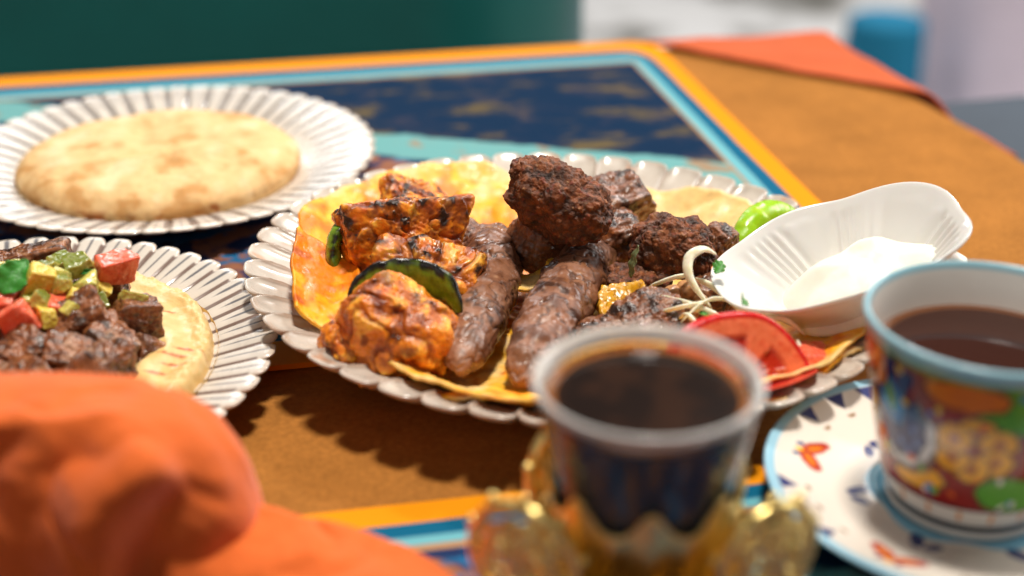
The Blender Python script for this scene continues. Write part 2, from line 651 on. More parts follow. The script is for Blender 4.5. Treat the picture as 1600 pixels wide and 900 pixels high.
# chair, bench and seats behind
ch = empty("chair", (-20, 121, -75))
n_, k_ = 120, 16
u = np.linspace(0, 1, n_)
RC = 17.0
ph_ = np.clip((u - 0.45) / 0.55, 0, 1) * rad(140)
xs = 2.2 + np.where(u > 0.45, -11.3 + RC * np.sin(ph_), np.interp(u, [0, 0.45], [-50, -11.3]))
ys = np.where(u > 0.45, 117 + RC * (1 - np.cos(ph_)), 117)
zs = np.linspace(-30, 3.5, k_)
P = np.stack([np.repeat(xs, k_), np.repeat(ys, k_) + 0.05 * np.tile(zs, n_), np.tile(zs, n_)], 1)
rz = rotm(0, 0, 9)
c0 = np.array([-11.3, 117, 0])
P = (P - c0) @ rz.T + c0
Vc, Fc = sheet(P, n_, k_, 3.0)
mesh("backrest", Vc - np.array([-20, 121, -75]), Fc, MAT["chair"], ch)
box("seat", (0, 26, 28), (50, 46, 8), MAT["chair"], ch, rz=9, bevel=2.5)
for sx_ in (-1, 1):
    for sy_ in (-1, 1):
        box("leg", (sx_ * 20 - sy_ * 3, 26 + sy_ * 18, 12.2), (3.2, 3.2, 24.2), MAT["wood"], ch, rz=9, bevel=0.5)
tag(ch, "dark green upholstered chair beyond the far table edge", "chair")

bn = empty("bench", (34, 88, -75))
d2 = math.degrees(math.atan2(e2[1], e2[0]))
cb = TC + 35 * e2 + np.array([9.0, 3.2])
box("rail", (cb[0] - 34, cb[1] - 88, 62), (60, 12, 18), MAT["slate"], bn, rz=d2, bevel=1.8)
box("seat", (cb[0] - 34 + 14, cb[1] - 88 + 4, 34), (60, 30, 10), MAT["slate"], bn, rz=d2, bevel=2.5)
for q in (-25, 25):
    px_ = cb + q * e2 - np.array([34, 88])
    box("leg", (px_[0], px_[1], 27), (4, 4, 54), MAT["wood"], bn, rz=d2, bevel=0.5)
    box("leg", (px_[0] + 22, px_[1] + 6, 14.5), (4, 4, 29), MAT["wood"], bn, rz=d2, bevel=0.5)
tag(bn, "dark slate grey bench along the right edge of the table", "bench")


def pouf(name, c, r, h, mat, label, cat):
    pr = spline([(0.02, 0), (r * 0.9, 0), (r, h * 0.12), (r * 1.03, h * 0.5), (r, h * 0.88), (r * 0.88, h), (0.02, h * 1.02)], 40)
    R_, TH, Z, S, F = lathe(pr, 64)
    R_ = R_ * (1 + 0.012 * np.cos(12 * TH))
    e = empty(name, c)
    mesh("cushion", polar(R_, TH, Z), F[:, ::-1], mat, e)
    pr2 = np.array([(0.02, -3), (r * 0.8, -3), (r * 0.8, 0.3), (0.02, 0.3)])
    R2, T2, Z2, _, F2 = lathe(pr2, 32)
    mesh("base", polar(R2, T2, Z2), F2, MAT["wood"], e, smooth=False)
    tag(e, label, cat)
    return e


pouf("ottoman", (118, 285, -72), 33, 44, MAT["lavender"], "pale lavender round ottoman far behind the table at right", "ottoman")
pouf("stool", (72, 268, -72), 7.5, 28, MAT["tealfab"], "teal blue round stool beside the lavender ottoman", "stool")

# orange runner corner lying on the cloth
nu, nv = 60, 40
A, B, Cc, D = np.array([9.2, 98.9]), np.array([24.2, 103.0]), np.array([31.2, 83.0]), np.array([19.5, 91.8])
u, v = np.meshgrid(np.linspace(0, 1, nu), np.linspace(0, 1, nv), indexing="ij")
u, v = u.ravel()[:, None], v.ravel()[:, None]
XY = (A * (1 - u) + B * u) * (1 - v) + (D * (1 - u) + Cc * u) * v
XY[:, 1] += 0.5 * np.sin(u[:, 0] * 5) * v[:, 0]
z = 0.32 + 0.25 * (fbm(np.c_[XY / 5.0, 0 * u], 2, 9))
inside = np.minimum(((XY - TC) @ np.array([math.sin(rad(10.8)), -math.cos(rad(10.8))])), 99)
rgt = (XY - TC) @ np.array([-0.967, -0.255])
z -= 2.5 * (1 - ss(-1.5, 0.6, inside)) + 2.5 * (1 - ss(-1.5, 0.6, rgt))
Vr, Fr = sheet(np.c_[XY, z], nu, nv, 0.16)
o = mesh("folded_napkin", Vr, Fr, MAT["rust_cloth"], loc=(20, 94, 0))
tag(o, "rust orange cloth lying flat at the far right table corner", "napkin")


# ------------------------------------------------------------------ placemats
def placemat(name, corner, ang, wx, wy, mat, label):
    """corner = far right corner (cm); wx along the far edge, wy towards the viewer."""
    a = rad(ang)
    ux = np.array([math.cos(a), math.sin(a)])
    uy = np.array([-math.sin(a), math.cos(a)])
    c = np.array(corner) - ux * wx / 2 - uy * wy / 2
    bm = bmesh.new()
    r, n = 2.2, 10
    pts = []
    for cx, cy, a0 in ((1, 1, 0), (-1, 1, 90), (-1, -1, 180), (1, -1, 270)):
        for k in range(n + 1):
            t = rad(a0 + 90 * k / n)
            pts.append((cx * (wx / 2 - r) + r * math.cos(t), cy * (wy / 2 - r) + r * math.sin(t)))
    f = bm.faces.new([bm.verts.new((x * CM, y * CM, 0.06 * CM)) for x, y in pts])
    ext = bmesh.ops.extrude_face_region(bm, geom=[f])
    for g in ext["geom"]:
        if isinstance(g, bmesh.types.BMVert):
            g.co.z = 0.30 * CM
    bmesh.ops.recalc_face_normals(bm, faces=list(bm.faces))
    me = bpy.data.meshes.new(name)
    bm.to_mesh(me)
    bm.free()
    me.materials.append(mat)
    o = link(name, me)
    o.location = (c[0] * CM, c[1] * CM, 0)
    o.rotation_euler = (0, 0, a)
    tag(o, label, "placemat", "printed placemats")
    return o


pm1 = placemat_mat("placemat_print_far", 0.25, 0.215, 1.7, (1.25, 2.1, 2.75, 2.95), (rad(-25), 0.050, 0.018))
placemat("placemat", (10.1, 99.4), 11.4, 50, 43, pm1, "navy placemat with yellow and teal border under the pita plate")
pm2 = placemat_mat("placemat_print_near", 0.25, 0.20, 1.0, (1.2, 2.0, 2.5, 2.85), (rad(-30), 0.145, 0.012))
placemat("placemat", (26.0, 47.35), 11.0, 50, 40, pm2, "navy placemat with yellow stripe under the coffee cup")

# ================================================================== PLATES
NP = 52


def fluted_plate(name, c, rz, label, stripes=True, sw=0.10, vc=L(96, 66, 56), cc=L(62, 64, 76)):
    R0 = 11.0
    top = spline([(0.01, 0.62), (3, 0.62), (5.6, 0.66), (7.0, 0.95), (8.6, 1.42), (10.0, 1.80), (10.7, 1.97), (R0, 1.95)], 70)
    bot = spline([(R0, 1.95), (10.9, 1.82), (10.0, 1.55), (8.6, 1.12), (7.0, 0.62), (6.2, 0.36), (6.0, 0.31), (5.4, 0.31), (5.2, 0.42), (0.01, 0.42)], 40)
    pr = np.vstack([top, bot[1:]])
    nt = NP * 36
    R, TH, Z, S, F = lathe(pr, nt)
    c_ = np.abs(np.cos(NP * TH / 2))
    lobe = 1 - (1 - c_) ** 2.2
    wgt = ss(6.2, 9.0, R)
    R2 = R * (1 + 0.042 * (lobe - 0.6) * ss(8.6, R0, R))
    Z2 = Z + 0.13 * (lobe - 0.5) * wgt
    istop = (np.arange(len(R)) < len(top) * nt)
    base = np.tile(L(208, 198, 186), (len(R), 1))
    nz = fbm(np.c_[R * np.cos(TH), R * np.sin(TH), Z] / 1.4, 3, 31)
    base = mix(base, L(208, 200, 188), ss(0.0, 0.6, nz) * 0.6)
    if stripes:
        ph = NP * TH / (2 * np.pi)
        k = np.round(ph + 0.5).astype(int)
        j = np.round(ph).astype(int)
        dv = np.abs(ph + 0.5 - k)          # distance to the valley, petals
        dc = np.abs(ph - j)                # distance to the crest
        rk = 0.5 + 0.5 * np.sin(k * 12.9898) ** 2
        rj = np.sin(j * 78.233) ** 2
        wv = (sw + 0.04 * rk) * ss(6.6 + 1.2 * rk, 8.4, R) * (1 - ss(10.5, 10.9, R))
        m1 = ss(0, 0.03, wv - dv) * istop
        wc = (0.05 + 0.05 * rj) * ss(8.2 + 1.0 * rj, 9.4 + 0.6 * rj, R) * (1 - ss(10.75, 10.95, R))
        m2 = ss(0, 0.03, wc - dc) * istop
        base = mix(base, vc, m1 * 0.85)
        base = mix(base, cc, m2 * 0.85)
    base = mix(base, L(188, 160, 136), 0.5 * ss(10.75, 11.0, R) * istop)
    a = rad(rz)
    V = polar(R2, TH + a, Z2)
    o = mesh(name, V, F, MAT["porcelain"], loc=None, col=base)
    o.location = Vector(c) * CM
    tag(o, label, "plate", "fluted cream plates")
    return o


fluted_plate("plate", (-18.6, 72.3, 0.0), 2, "fluted cream plate holding the round pita bread", sw=0.17, vc=L(112, 104, 102), cc=L(150, 148, 150))
fluted_plate("plate", (-20.6, 49.6, 0.0), 1, "fluted cream plate with dark brush lines holding hummus and beef")

# ---- main scalloped platter
PA, PB, PROT = 14.0, 12.75, rad(-35)
PC = np.array([2.3, 56.0, 0.0])
NL = 46


def platter_prof(r):
    """height of the platter's inside at unit radius 0..1"""
    return np.interp(r, [0, 0.5, 0.66, 0.78, 0.88, 0.96, 1.0], [0.75, 0.75, 0.95, 1.55, 2.2, 2.72, 2.9])


def platter_pt(r, th, z):
    x, y = r * PA * np.cos(th), r * PB * np.sin(th)
    c, s = math.cos(PROT), math.sin(PROT)
    return np.stack([PC[0] + x * c - y * s, PC[1] + x * s + y * c, PC[2] + z], -1)


def platter_r(x, y):
    dx, dy = x - PC[0], y - PC[1]
    c, s = math.cos(-PROT), math.sin(-PROT)
    a, b = dx * c - dy * s, dx * s + dy * c
    return np.hypot(a / PA, b / PB)


top = spline([(0.001, 0.75), (0.3, 0.75), (0.52, 0.77), (0.66, 1.0), (0.78, 1.6), (0.88, 2.2), (0.955, 2.62), (0.988, 2.86), (1.0, 2.84)], 80)
bot = spline([(1.0, 2.84), (0.995, 2.70), (0.955, 2.35), (0.88, 1.88), (0.78, 1.24), (0.66, 0.6), (0.56, 0.4), (0.54, 0.31), (0.50, 0.31), (0.48, 0.45), (0.001, 0.45)], 44)
pr = np.vstack([top, bot[1:]])
nt = NL * 28
R, TH, Z, S, F = lathe(pr, nt)
R = np.where(R < 0.0045, 0.001, R)
c_ = np.abs(np.cos(NL * TH / 2))
lobe = np.sqrt(np.clip(1 - (1 - c_) ** 2, 0, 1))
R2 = R * (1 + 0.062 * (lobe - 0.55) * ss(0.86, 1.0, R))
Z2 = Z + 0.24 * (lobe - 0.6) * ss(0.74, 0.92, R) * (1 - 0.55 * ss(0.97, 1.0, R)) * -1 + 0.30 * (lobe - 0.6) * ss(0.9, 1.0, R)
istop = np.arange(len(R)) < 80 * nt
base = np.tile(L(200, 190, 178), (len(R), 1))
nz = fbm(platter_pt(R, TH, Z) / 1.2, 3, 77)
base = mix(base, L(160, 148, 136), ss(-0.1, 0.6, nz) * 0.6)
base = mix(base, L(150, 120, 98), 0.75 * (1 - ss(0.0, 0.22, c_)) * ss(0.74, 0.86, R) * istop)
base = mix(base, L(166, 134, 108), 0.6 * ss(0.975, 0.995, R) * ss(-0.2, 0.4, fbm(platter_pt(R, TH, Z) / 2.0, 2, 5)))
sp = fbm(platter_pt(R, TH, Z) / 1.6, 4, 91)
base = mix(base, L(206, 122, 40), ss(0.34, 0.55, sp) * 0.45 * istop)
sp2, si2 = worley(platter_pt(R, TH, Z) / 0.9, 92)
base = mix(base, L(150, 78, 26), (si2 > 0.86) * ss(0.16, 0.10, sp2) * 0.8 * istop)
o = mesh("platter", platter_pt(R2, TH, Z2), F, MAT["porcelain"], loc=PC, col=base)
tag(o, "large scalloped grey white platter loaded with grilled meats", "plate")


# ================================================================== FLATBREADS
def bread_col(P, seed, stain):
    n1 = fbm(P / 2.2, 4, seed)
    n2 = fbm(P / 0.8, 4, seed + 3)
    n3 = fbm(P / 0.25, 3, seed + 6)
    c = np.tile(L(236, 198, 128), (len(P), 1))
    c = mix(c, L(248, 182, 26), ss(-0.2, 0.25, n1 + stain) * 0.95)
    c = mix(c, L(230, 124, 6), ss(0.12, 0.5, n1 * 0.9 + n2 * 0.6 + stain * 0.7) * 0.9)
    c = mix(c, L(188, 78, 10), ss(0.46, 0.8, n2 + n3 * 0.3 + stain * 0.4) * 0.8)
    c = mix(c, L(120, 60, 18), ss(0.45, 0.7, n3) * 0.5)
    return c


nr, nt = 90, 360
rr = np.linspace(0.002, 1, nr)
RR, TT = np.meshgrid(rr, np.linspace(0, 2 * np.pi, nt, endpoint=False), indexing="ij")
RR, TT = RR.ravel(), TT.ravel()
dirn = np.c_[np.cos(TT), np.sin(TT), 0 * TT]
# reach of the bread by direction in platter space: full at the back and left, short at the front
ang_w = np.degrees((TT + PROT) % (2 * np.pi))      # direction in world degrees
reach = np.interp(ang_w, [0, 20, 40, 60, 70, 85, 96, 105, 120, 140, 160, 172, 186, 205, 225, 245, 262, 280, 300, 320, 335, 350, 360],
                  [0.86, 0.86, 0.90, 0.88, 0.80, 0.76, 0.86, 0.95, 0.965, 0.965, 0.94, 0.85, 0.78, 0.80, 0.85, 0.90, 0.93, 0.90, 0.90, 0.95, 0.95, 0.90, 0.86])
reach = reach + 0.025 * fbm(dirn * 2.5, 3, 12) + 0.010 * fbm(dirn * 9, 3, 14)
r_ = RR * reach
P0 = platter_pt(r_, TT, platter_prof(r_))
lift = 0.22 + 0.42 * np.clip(fbm(P0 / 2.2, 3, 21), -0.5, 1) + 0.55 * ss(0.72, 1, RR) * np.clip(0.4 + 0.9 * fbm(dirn * 3.2, 2, 41), 0, 1.2)
P0[:, 2] += lift + 0.05 * fbm(P0 / 0.6, 3, 8)
Vb, Fb = sheet(P0, nr, nt, 0.14, wrap=True)
sta = 0.55 - 0.85 * np.exp(-(((ang_w - 62) / 22) ** 2)) * ss(0.5, 0.8, RR) + 0.15 * np.cos(np.radians(ang_w - 150)) - 0.25 * ss(0.97, 1.0, RR)
sta = np.r_[sta, sta - 0.4]
o = mesh("flatbread", Vb, Fb, MAT["lavash"], loc=(PC[0], PC[1], 1.0), col=bread_col(Vb, 3, sta))
tag(o, "thin orange stained flatbread sheet lining the scalloped platter", "bread")


def bread_piece(label, corners, curl, seed, stain, thick=0.16, group="loose flatbread pieces", name="flatbread_piece", jag=0.12, cup=0.0):
    c = np.array(corners, float)
    nu, nv = 56, 56
    u, v = np.meshgrid(np.linspace(0, 1, nu), np.linspace(0, 1, nv), indexing="ij")
    u, v = u.ravel(), v.ravel()
    jx = fbm(np.c_[u * 3, v * 3, 0 * u + seed], 3, seed)
    jy = fbm(np.c_[u * 3, v * 3, 0 * u + seed + 9], 3, seed + 2)
    uu = np.clip(u + 0 * jx, 0, 1)[:, None]
    vv = v[:, None]
    # round the corners a little
    cu, cv = (u - 0.5) * 2, (v - 0.5) * 2
    k = 1 - 0.16 * np.abs(cu * cv)
    uu = (0.5 + cu * k / 2)[:, None]
    vv = (0.5 + cv * k / 2)[:, None]
    P = (c[0] * (1 - uu) + c[1] * uu) * (1 - vv) + (c[3] * (1 - uu) + c[2] * uu) * vv
    N = vnormals(P, grid_faces(nu, nv))
    P = P + N * (curl * (cu ** 2) + cup * (cv ** 2) + 0.18 * fbm(P / 1.1 + seed, 3, seed + 5) + 0.05 * fbm(P / 0.3, 3, seed + 8))[:, None]
    edge = np.maximum(np.abs(cu), np.abs(cv))
    P = P + np.c_[jx, jy, 0 * jx] * (jag * ss(0.6, 1, edge))[:, None]
    V, F = sheet(P, nu, nv, thick)
    o = mesh(name, V, F, MAT["lavash"], loc=P.mean(0), col=bread_col(V, seed, np.full(len(V), stain)))
    tag(o, label, "bread", group)
    return o


bread_piece("torn pointed orange flatbread flap at the left rim of the platter",
            [(-9.7, 57.6, 4.1), (-6.3, 54.6, 3.0), (-5.8, 50.2, 2.1), (-9.0, 50.8, 2.75)], 0.45, 5, 0.8)
bread_piece("orange soaked flatbread flap at the front rim below the sausages",
            [(-3.2, 46.6, 2.0), (1.6, 46.4, 1.9), (1.9, 44.6, 2.55), (-2.6, 45.5, 2.5)], -0.2, 11, 0.3)
bread_piece("curled flatbread scrap wedged between the two sausages",
            [(-0.2, 55.8, 2.2), (1.9, 56.2, 2.5), (2.0, 55.0, 3.1), (0.2, 53.9, 2.0)], 0.5, 17, 0.15)
bread_piece("browned flatbread flap at the right rim beside the tomato",
            [(11.3, 46.5, 2.5), (14.0, 49.0, 2.95), (12.4, 50.3, 2.0), (10.6, 48.3, 1.8)], 0.28, 23, 0.0)
bread_piece("pale flatbread fold peeking under the tomato slice",
            [(8.6, 46.2, 1.75), (10.9, 46.3, 1.8), (10.7, 45.0, 2.6), (8.6, 44.7, 2.55)], 0.05, 29, 0.1)


# ================================================================== PITA
pr = spline([(0.01, 2.0), (3, 2.08), (5.2, 2.0), (6.6, 1.72), (7.25, 1.25), (7.38, 0.8), (7.1, 0.3), (6.2, 0.08), (4, 0.02), (0.01, 0.02)], 90)
R, TH, Z, S, F = lathe(pr, 360)
R = R * (1 + 0.012 * np.sin(2 * TH + 1) + 0.012 * fbm(np.c_[np.cos(TH) * 2, np.sin(TH) * 2, 0 * TH], 3, 4))
V = polar(R, TH, Z)
up = ss(0.3, 1.2, V[:, 2])
V[:, 2] += up * (0.32 * fbm(np.c_[V[:, :2] / 3.4, 0 * R], 3, 52) + 0.05 * fbm(V / 0.7, 3, 55))
# a dented crease near the right
dx, dy = V[:, 0] - 1.6, V[:, 1] + 1.0
cr = np.exp(-((dx * 0.35 - dy * 0.94) / 0.55) ** 2 - ((dx * 0.94 + dy * 0.35) / 2.4) ** 2)
V[:, 2] -= 0.5 * cr * up
V[:, 2] += 0.36 * np.exp(-((dx * 0.35 - dy * 0.94 - 0.9) / 0.7) ** 2 - ((dx * 0.94 + dy * 0.35) / 2.6) ** 2) * up
n1 = fbm(V / 2.0, 4, 61)
n2 = fbm(V / 0.6, 3, 64)
col = np.tile(L(222, 184, 130), (len(V), 1))
col = mix(col, L(190, 134, 72), ss(0.0, 0.5, n1 + 0.3 * n2) * 0.8)
col = mix(col, L(234, 208, 166), ss(0.05, 0.5, -n1) * 0.7)
rim = np.exp(-((Z - 0.8) / 0.34) ** 2) * ss(5.5, 7, R)
spots = ss(0.12, 0.42, fbm(np.c_[np.cos(TH) * 5.5, np.sin(TH) * 5.5, Z], 3, 71))
col = mix(col, L(160, 84, 30), np.clip(rim * spots * 1.1, 0, 0.9))
col = mix(col, L(206, 140, 72), 0.5 * ss(0.35, 0.7, n2) * up)
o = mesh("pita_bread", V, F, MAT["bread"], col=col)
o.location = Vector((-18.9, 71.6, 0.62)) * CM
tag(o, "round puffy pita bread on the back left plate", "bread")


# ================================================================== GRILLED FOOD
def chunk(D, radii, seed, cuts=3, p=18):
    """rounded irregular polytope; returns points and the index of the dominant face"""
    rs = np.random.RandomState(seed)
    rx, ry, rz = radii
    N, H = [], []
    for ax in range(3):
        for sg in (1, -1):
            n = np.zeros(3)
            n[ax] = sg
            n += rs.normal(0, 0.16, 3)
            N.append(n / np.linalg.norm(n))
            H.append(radii[ax] * rs.uniform(0.88, 1.08))
    for _ in range(cuts):
        n = rs.normal(0, 1, 3)
        n /= np.linalg.norm(n)
        N.append(n)
        H.append(np.abs(n * radii).sum() * rs.uniform(0.62, 0.82))
    N, H = np.array(N), np.array(H)
    q = np.maximum(D @ N.T / H, 1e-4)
    s = (q ** p).sum(1) ** (-1.0 / p)
    qs = np.sort(q, 1)
    chunk.edge = qs[:, -2] / qs[:, -1]
    return D * s[:, None], q.argmax(1)


def lump(name, label, cat, c, radii, rot, seed, style, n=2.4, sub=7, group=None, parent=None, flat=None, mat=None, char_k=0.25):
    D, T = ico(sub)
    radii = np.array(radii, float)
    s = (np.abs(D) ** n).sum(1) ** (-1.0 / n)
    P = D * s[:, None] * radii
    face = np.zeros(len(P), int)
    edg = np.zeros(len(P))
    if n >= 3.9:
        P, face = chunk(D, radii, seed, 3 if style in ("beef", "chicken") else 2, {"beef": 14, "lamb": 12, "chicken": 9}.get(style, 15))
        edg = ss(0.72, 1.0, chunk.edge)
    m = radii.min()
    off = np.array([seed * 7.7, seed * 3.1, seed * 1.9])
    low = fbm(P / (1.1 * m) + off, 2, seed)
    mid = fbm(P / (0.42 * m) + off, 4, seed + 10)
    fin = fbm(P / 0.16 + off, 3, seed + 20)
    topness = (D @ rotm(*rot).T)[:, 2]
    if style == "chicken":
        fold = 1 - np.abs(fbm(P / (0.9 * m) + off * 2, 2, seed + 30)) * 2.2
        mid = fbm(P / (0.5 * m) + off, 3, seed + 10, 0.42)
        fib = fbm((P @ rotm(20, 30, 40 * seed)) * np.array([1.5, 6.5, 6.5]) + off, 3, seed + 14)
        h = (0.20 if n >= 3.9 else 0.34) * m * low + 0.13 * m * mid + 0.035 * fin + 0.05 * fib - 0.08 * m * ss(0.7, 1.0, fold)
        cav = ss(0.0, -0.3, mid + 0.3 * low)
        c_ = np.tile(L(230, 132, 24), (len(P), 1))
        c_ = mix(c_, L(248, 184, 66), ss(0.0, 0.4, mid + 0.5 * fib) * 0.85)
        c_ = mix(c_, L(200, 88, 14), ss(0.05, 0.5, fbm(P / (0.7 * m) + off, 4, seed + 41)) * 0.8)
        c_ = mix(c_, L(140, 54, 12), np.clip(cav, 0, 1) * 0.65)  # shade painted into the colour of hollows, and of fold creases below
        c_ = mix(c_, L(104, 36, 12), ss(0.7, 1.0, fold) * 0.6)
        red = ss(0.28, 0.5, fbm(P / 0.3 + off, 3, seed + 51))
        c_ = mix(c_, L(150, 56, 14), red * 0.5)
        ch_ = fbm(P / (0.6 * m) + off, 4, seed + 61, 0.6)
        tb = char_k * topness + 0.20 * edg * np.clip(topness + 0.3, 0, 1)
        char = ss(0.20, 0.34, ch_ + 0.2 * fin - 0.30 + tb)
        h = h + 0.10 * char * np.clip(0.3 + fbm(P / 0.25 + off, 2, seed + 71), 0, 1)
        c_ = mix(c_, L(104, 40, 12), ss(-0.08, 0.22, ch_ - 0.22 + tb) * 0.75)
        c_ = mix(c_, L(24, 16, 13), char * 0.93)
    elif style == "kibbeh":
        w1, i1 = worley(P / 0.30 + off, seed)
        w2, i2 = worley(P / 0.13 + off, seed + 5)
        rough = ss(-0.35, 0.25, fbm(P / (0.9 * m) + off, 2, seed + 15))
        h = 0.28 * m * low + 0.17 * m * mid + (0.12 * (0.6 - w1) + 0.07 * (0.6 - w2)) * (0.1 + 1.2 * rough) + 0.10 * np.clip(fbm(P / 0.5 + off, 3, seed + 77), 0, 1) * rough + 0.05 * fin
        c_ = np.tile(L(132, 74, 40), (len(P), 1))
        c_ = mix(c_, L(80, 42, 22), ss(-0.1, 0.4, fbm(P / 0.8 + off, 4, seed + 25)) * 0.9)
        c_ = mix(c_, L(150, 98, 58), (i1 > 0.80) * ss(0.45, 0.2, w1) * 0.65)
        c_ = mix(c_, L(186, 138, 92), (i2 > 0.93) * ss(0.45, 0.2, w2) * 0.7)
        c_ = mix(c_, L(44, 26, 18), ss(0.45, 0.65, w1) * 0.6)
        c_ = mix(c_, L(34, 20, 14), ss(0.2, 0.46, fbm(P / (0.6 * m) + off, 3, seed + 35)) * 0.8)
        c_ = mix(c_, L(120, 50, 36), (i2 < 0.05) * 0.6)
    elif style == "lamb":
        h = 0.20 * m * low + 0.16 * m * mid + 0.04 * fin
        # meat grain
        g = fbm(P * np.array([1.2, 5.0, 5.0]) + off, 3, seed + 12)
        h = h + 0.04 * g
        c_ = np.tile(L(134, 82, 52), (len(P), 1))
        c_ = mix(c_, L(90, 54, 36), ss(-0.2, 0.3, g) * 0.8)
        c_ = mix(c_, L(172, 124, 88), ss(0.2, 0.5, mid + 0.3 * g) * 0.5)
        c_ = mix(c_, L(168, 90, 36), ss(0.15, 0.5, fbm(P / 0.9 + off, 3, seed + 33)) * 0.5)
        char = ss(0.08, 0.35, fbm(P / (0.6 * m) + off, 4, seed + 22) + 0.25 * topness - 0.08)
        c_ = mix(c_, L(34, 22, 18), char * 0.9)
    elif style == "beef":
        h = 0.22 * m * low + 0.16 * m * mid + 0.04 * fin
        g = fbm(P * np.array([1.5, 6.0, 6.0]) + off, 3, seed + 12)
        h = h + 0.035 * g
        c_ = np.tile(L(144, 86, 46), (len(P), 1))
        c_ = mix(c_, L(82, 44, 24), ss(-0.25, 0.25, g + 0.5 * low) * 0.85)
        c_ = mix(c_, L(178, 134, 98), ss(0.1, 0.5, fbm(P / 0.8 + off, 3, seed + 33)) * 0.55)
        c_ = mix(c_, L(36, 24, 18), ss(0.1, 0.4, fbm(P / 0.7 + off, 3, seed + 43)) * 0.8)
    elif style == "tomato":
        h = 0.12 * m * low + 0.05 * mid * m + 0.015 * fin
        c_ = np.tile(L(232, 104, 74), (len(P), 1))
        c_ = mix(c_, L(244, 138, 108), ss(-0.1, 0.4, mid + 0.3 * fin) * 0.7)
        c_ = mix(c_, L(206, 50, 34), (face == 2) * 0.6)
        c_ = mix(c_, L(222, 78, 52), ss(0.1, 0.5, fbm(P / 0.5 + off, 3, seed + 9)) * 0.6)
    elif style == "pickle":
        h = 0.16 * m * low + 0.07 * m * mid + 0.015 * fin
        c_ = np.tile(L(196, 186, 92), (len(P), 1))
        c_ = mix(c_, L(222, 212, 140), ss(-0.1, 0.4, mid) * 0.7)
        c_ = mix(c_, L(104, 116, 36), np.isin(face, (2, 4)) * 0.9)
        c_ = mix(c_, L(150, 130, 30), ss(0.1, 0.5, fbm(P / 0.6 + off, 3, seed + 4)) * 0.5)
    elif style == "yellow":
        h = 0.16 * m * low + 0.07 * m * mid + 0.015 * fin
        c_ = np.tile(L(208, 180, 70), (len(P), 1))
        c_ = mix(c_, L(236, 214, 120), ss(-0.1, 0.4, mid) * 0.7)
        c_ = mix(c_, L(168, 118, 22), ss(0.1, 0.5, fbm(P / 0.6 + off, 3, seed + 4)) * 0.5)
    elif style == "chickpea":
        h = 0.10 * m * low + 0.05 * m * mid
        c_ = np.tile(L(190, 138, 92), (len(P), 1))
        c_ = mix(c_, L(120, 70, 36), ss(0.0, 0.5, mid + 0.3 * low) * 0.8)
    P = P + D * h[:, None]
    P = P @ rotm(*rot).T
    if flat is not None:
        P[:, 2] = np.maximum(P[:, 2], -flat + 0.15 * (P[:, 2] + flat))
    base = np.array([0, 0, P[:, 2].min()])
    loc = np.array(c, float) + base
    mt = mat or {"chicken": "chicken", "kibbeh": "crust", "lamb": "lamb", "beef": "lamb", "tomato": "veg", "pickle": "veg", "yellow": "veg", "chickpea": "kofta"}[style]
    o = mesh(name, P - base, T, MAT[mt], parent, col=c_)
    if parent is None:
        o.location = Vector(loc) * CM
        tag(o, label, cat, group)
    return o


GC = "grilled chicken pieces on the platter"
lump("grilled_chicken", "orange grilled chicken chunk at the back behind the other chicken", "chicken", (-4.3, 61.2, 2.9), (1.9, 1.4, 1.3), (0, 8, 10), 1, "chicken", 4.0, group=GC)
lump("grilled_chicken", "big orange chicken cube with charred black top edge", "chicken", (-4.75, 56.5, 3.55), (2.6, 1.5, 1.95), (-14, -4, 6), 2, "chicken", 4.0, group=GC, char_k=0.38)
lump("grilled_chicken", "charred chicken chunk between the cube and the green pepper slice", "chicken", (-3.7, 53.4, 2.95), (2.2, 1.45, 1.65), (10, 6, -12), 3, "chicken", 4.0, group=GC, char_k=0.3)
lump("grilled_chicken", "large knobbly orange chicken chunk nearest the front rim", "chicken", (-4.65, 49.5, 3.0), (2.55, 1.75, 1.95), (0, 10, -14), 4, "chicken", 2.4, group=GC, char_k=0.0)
lump("grilled_chicken", "small orange chicken knob low at front left of the platter", "chicken", (-6.5, 49.3, 2.5), (1.1, 1.0, 1.1), (0, 0, 30), 6, "chicken", 2.2, sub=6, group=GC, char_k=0.05)


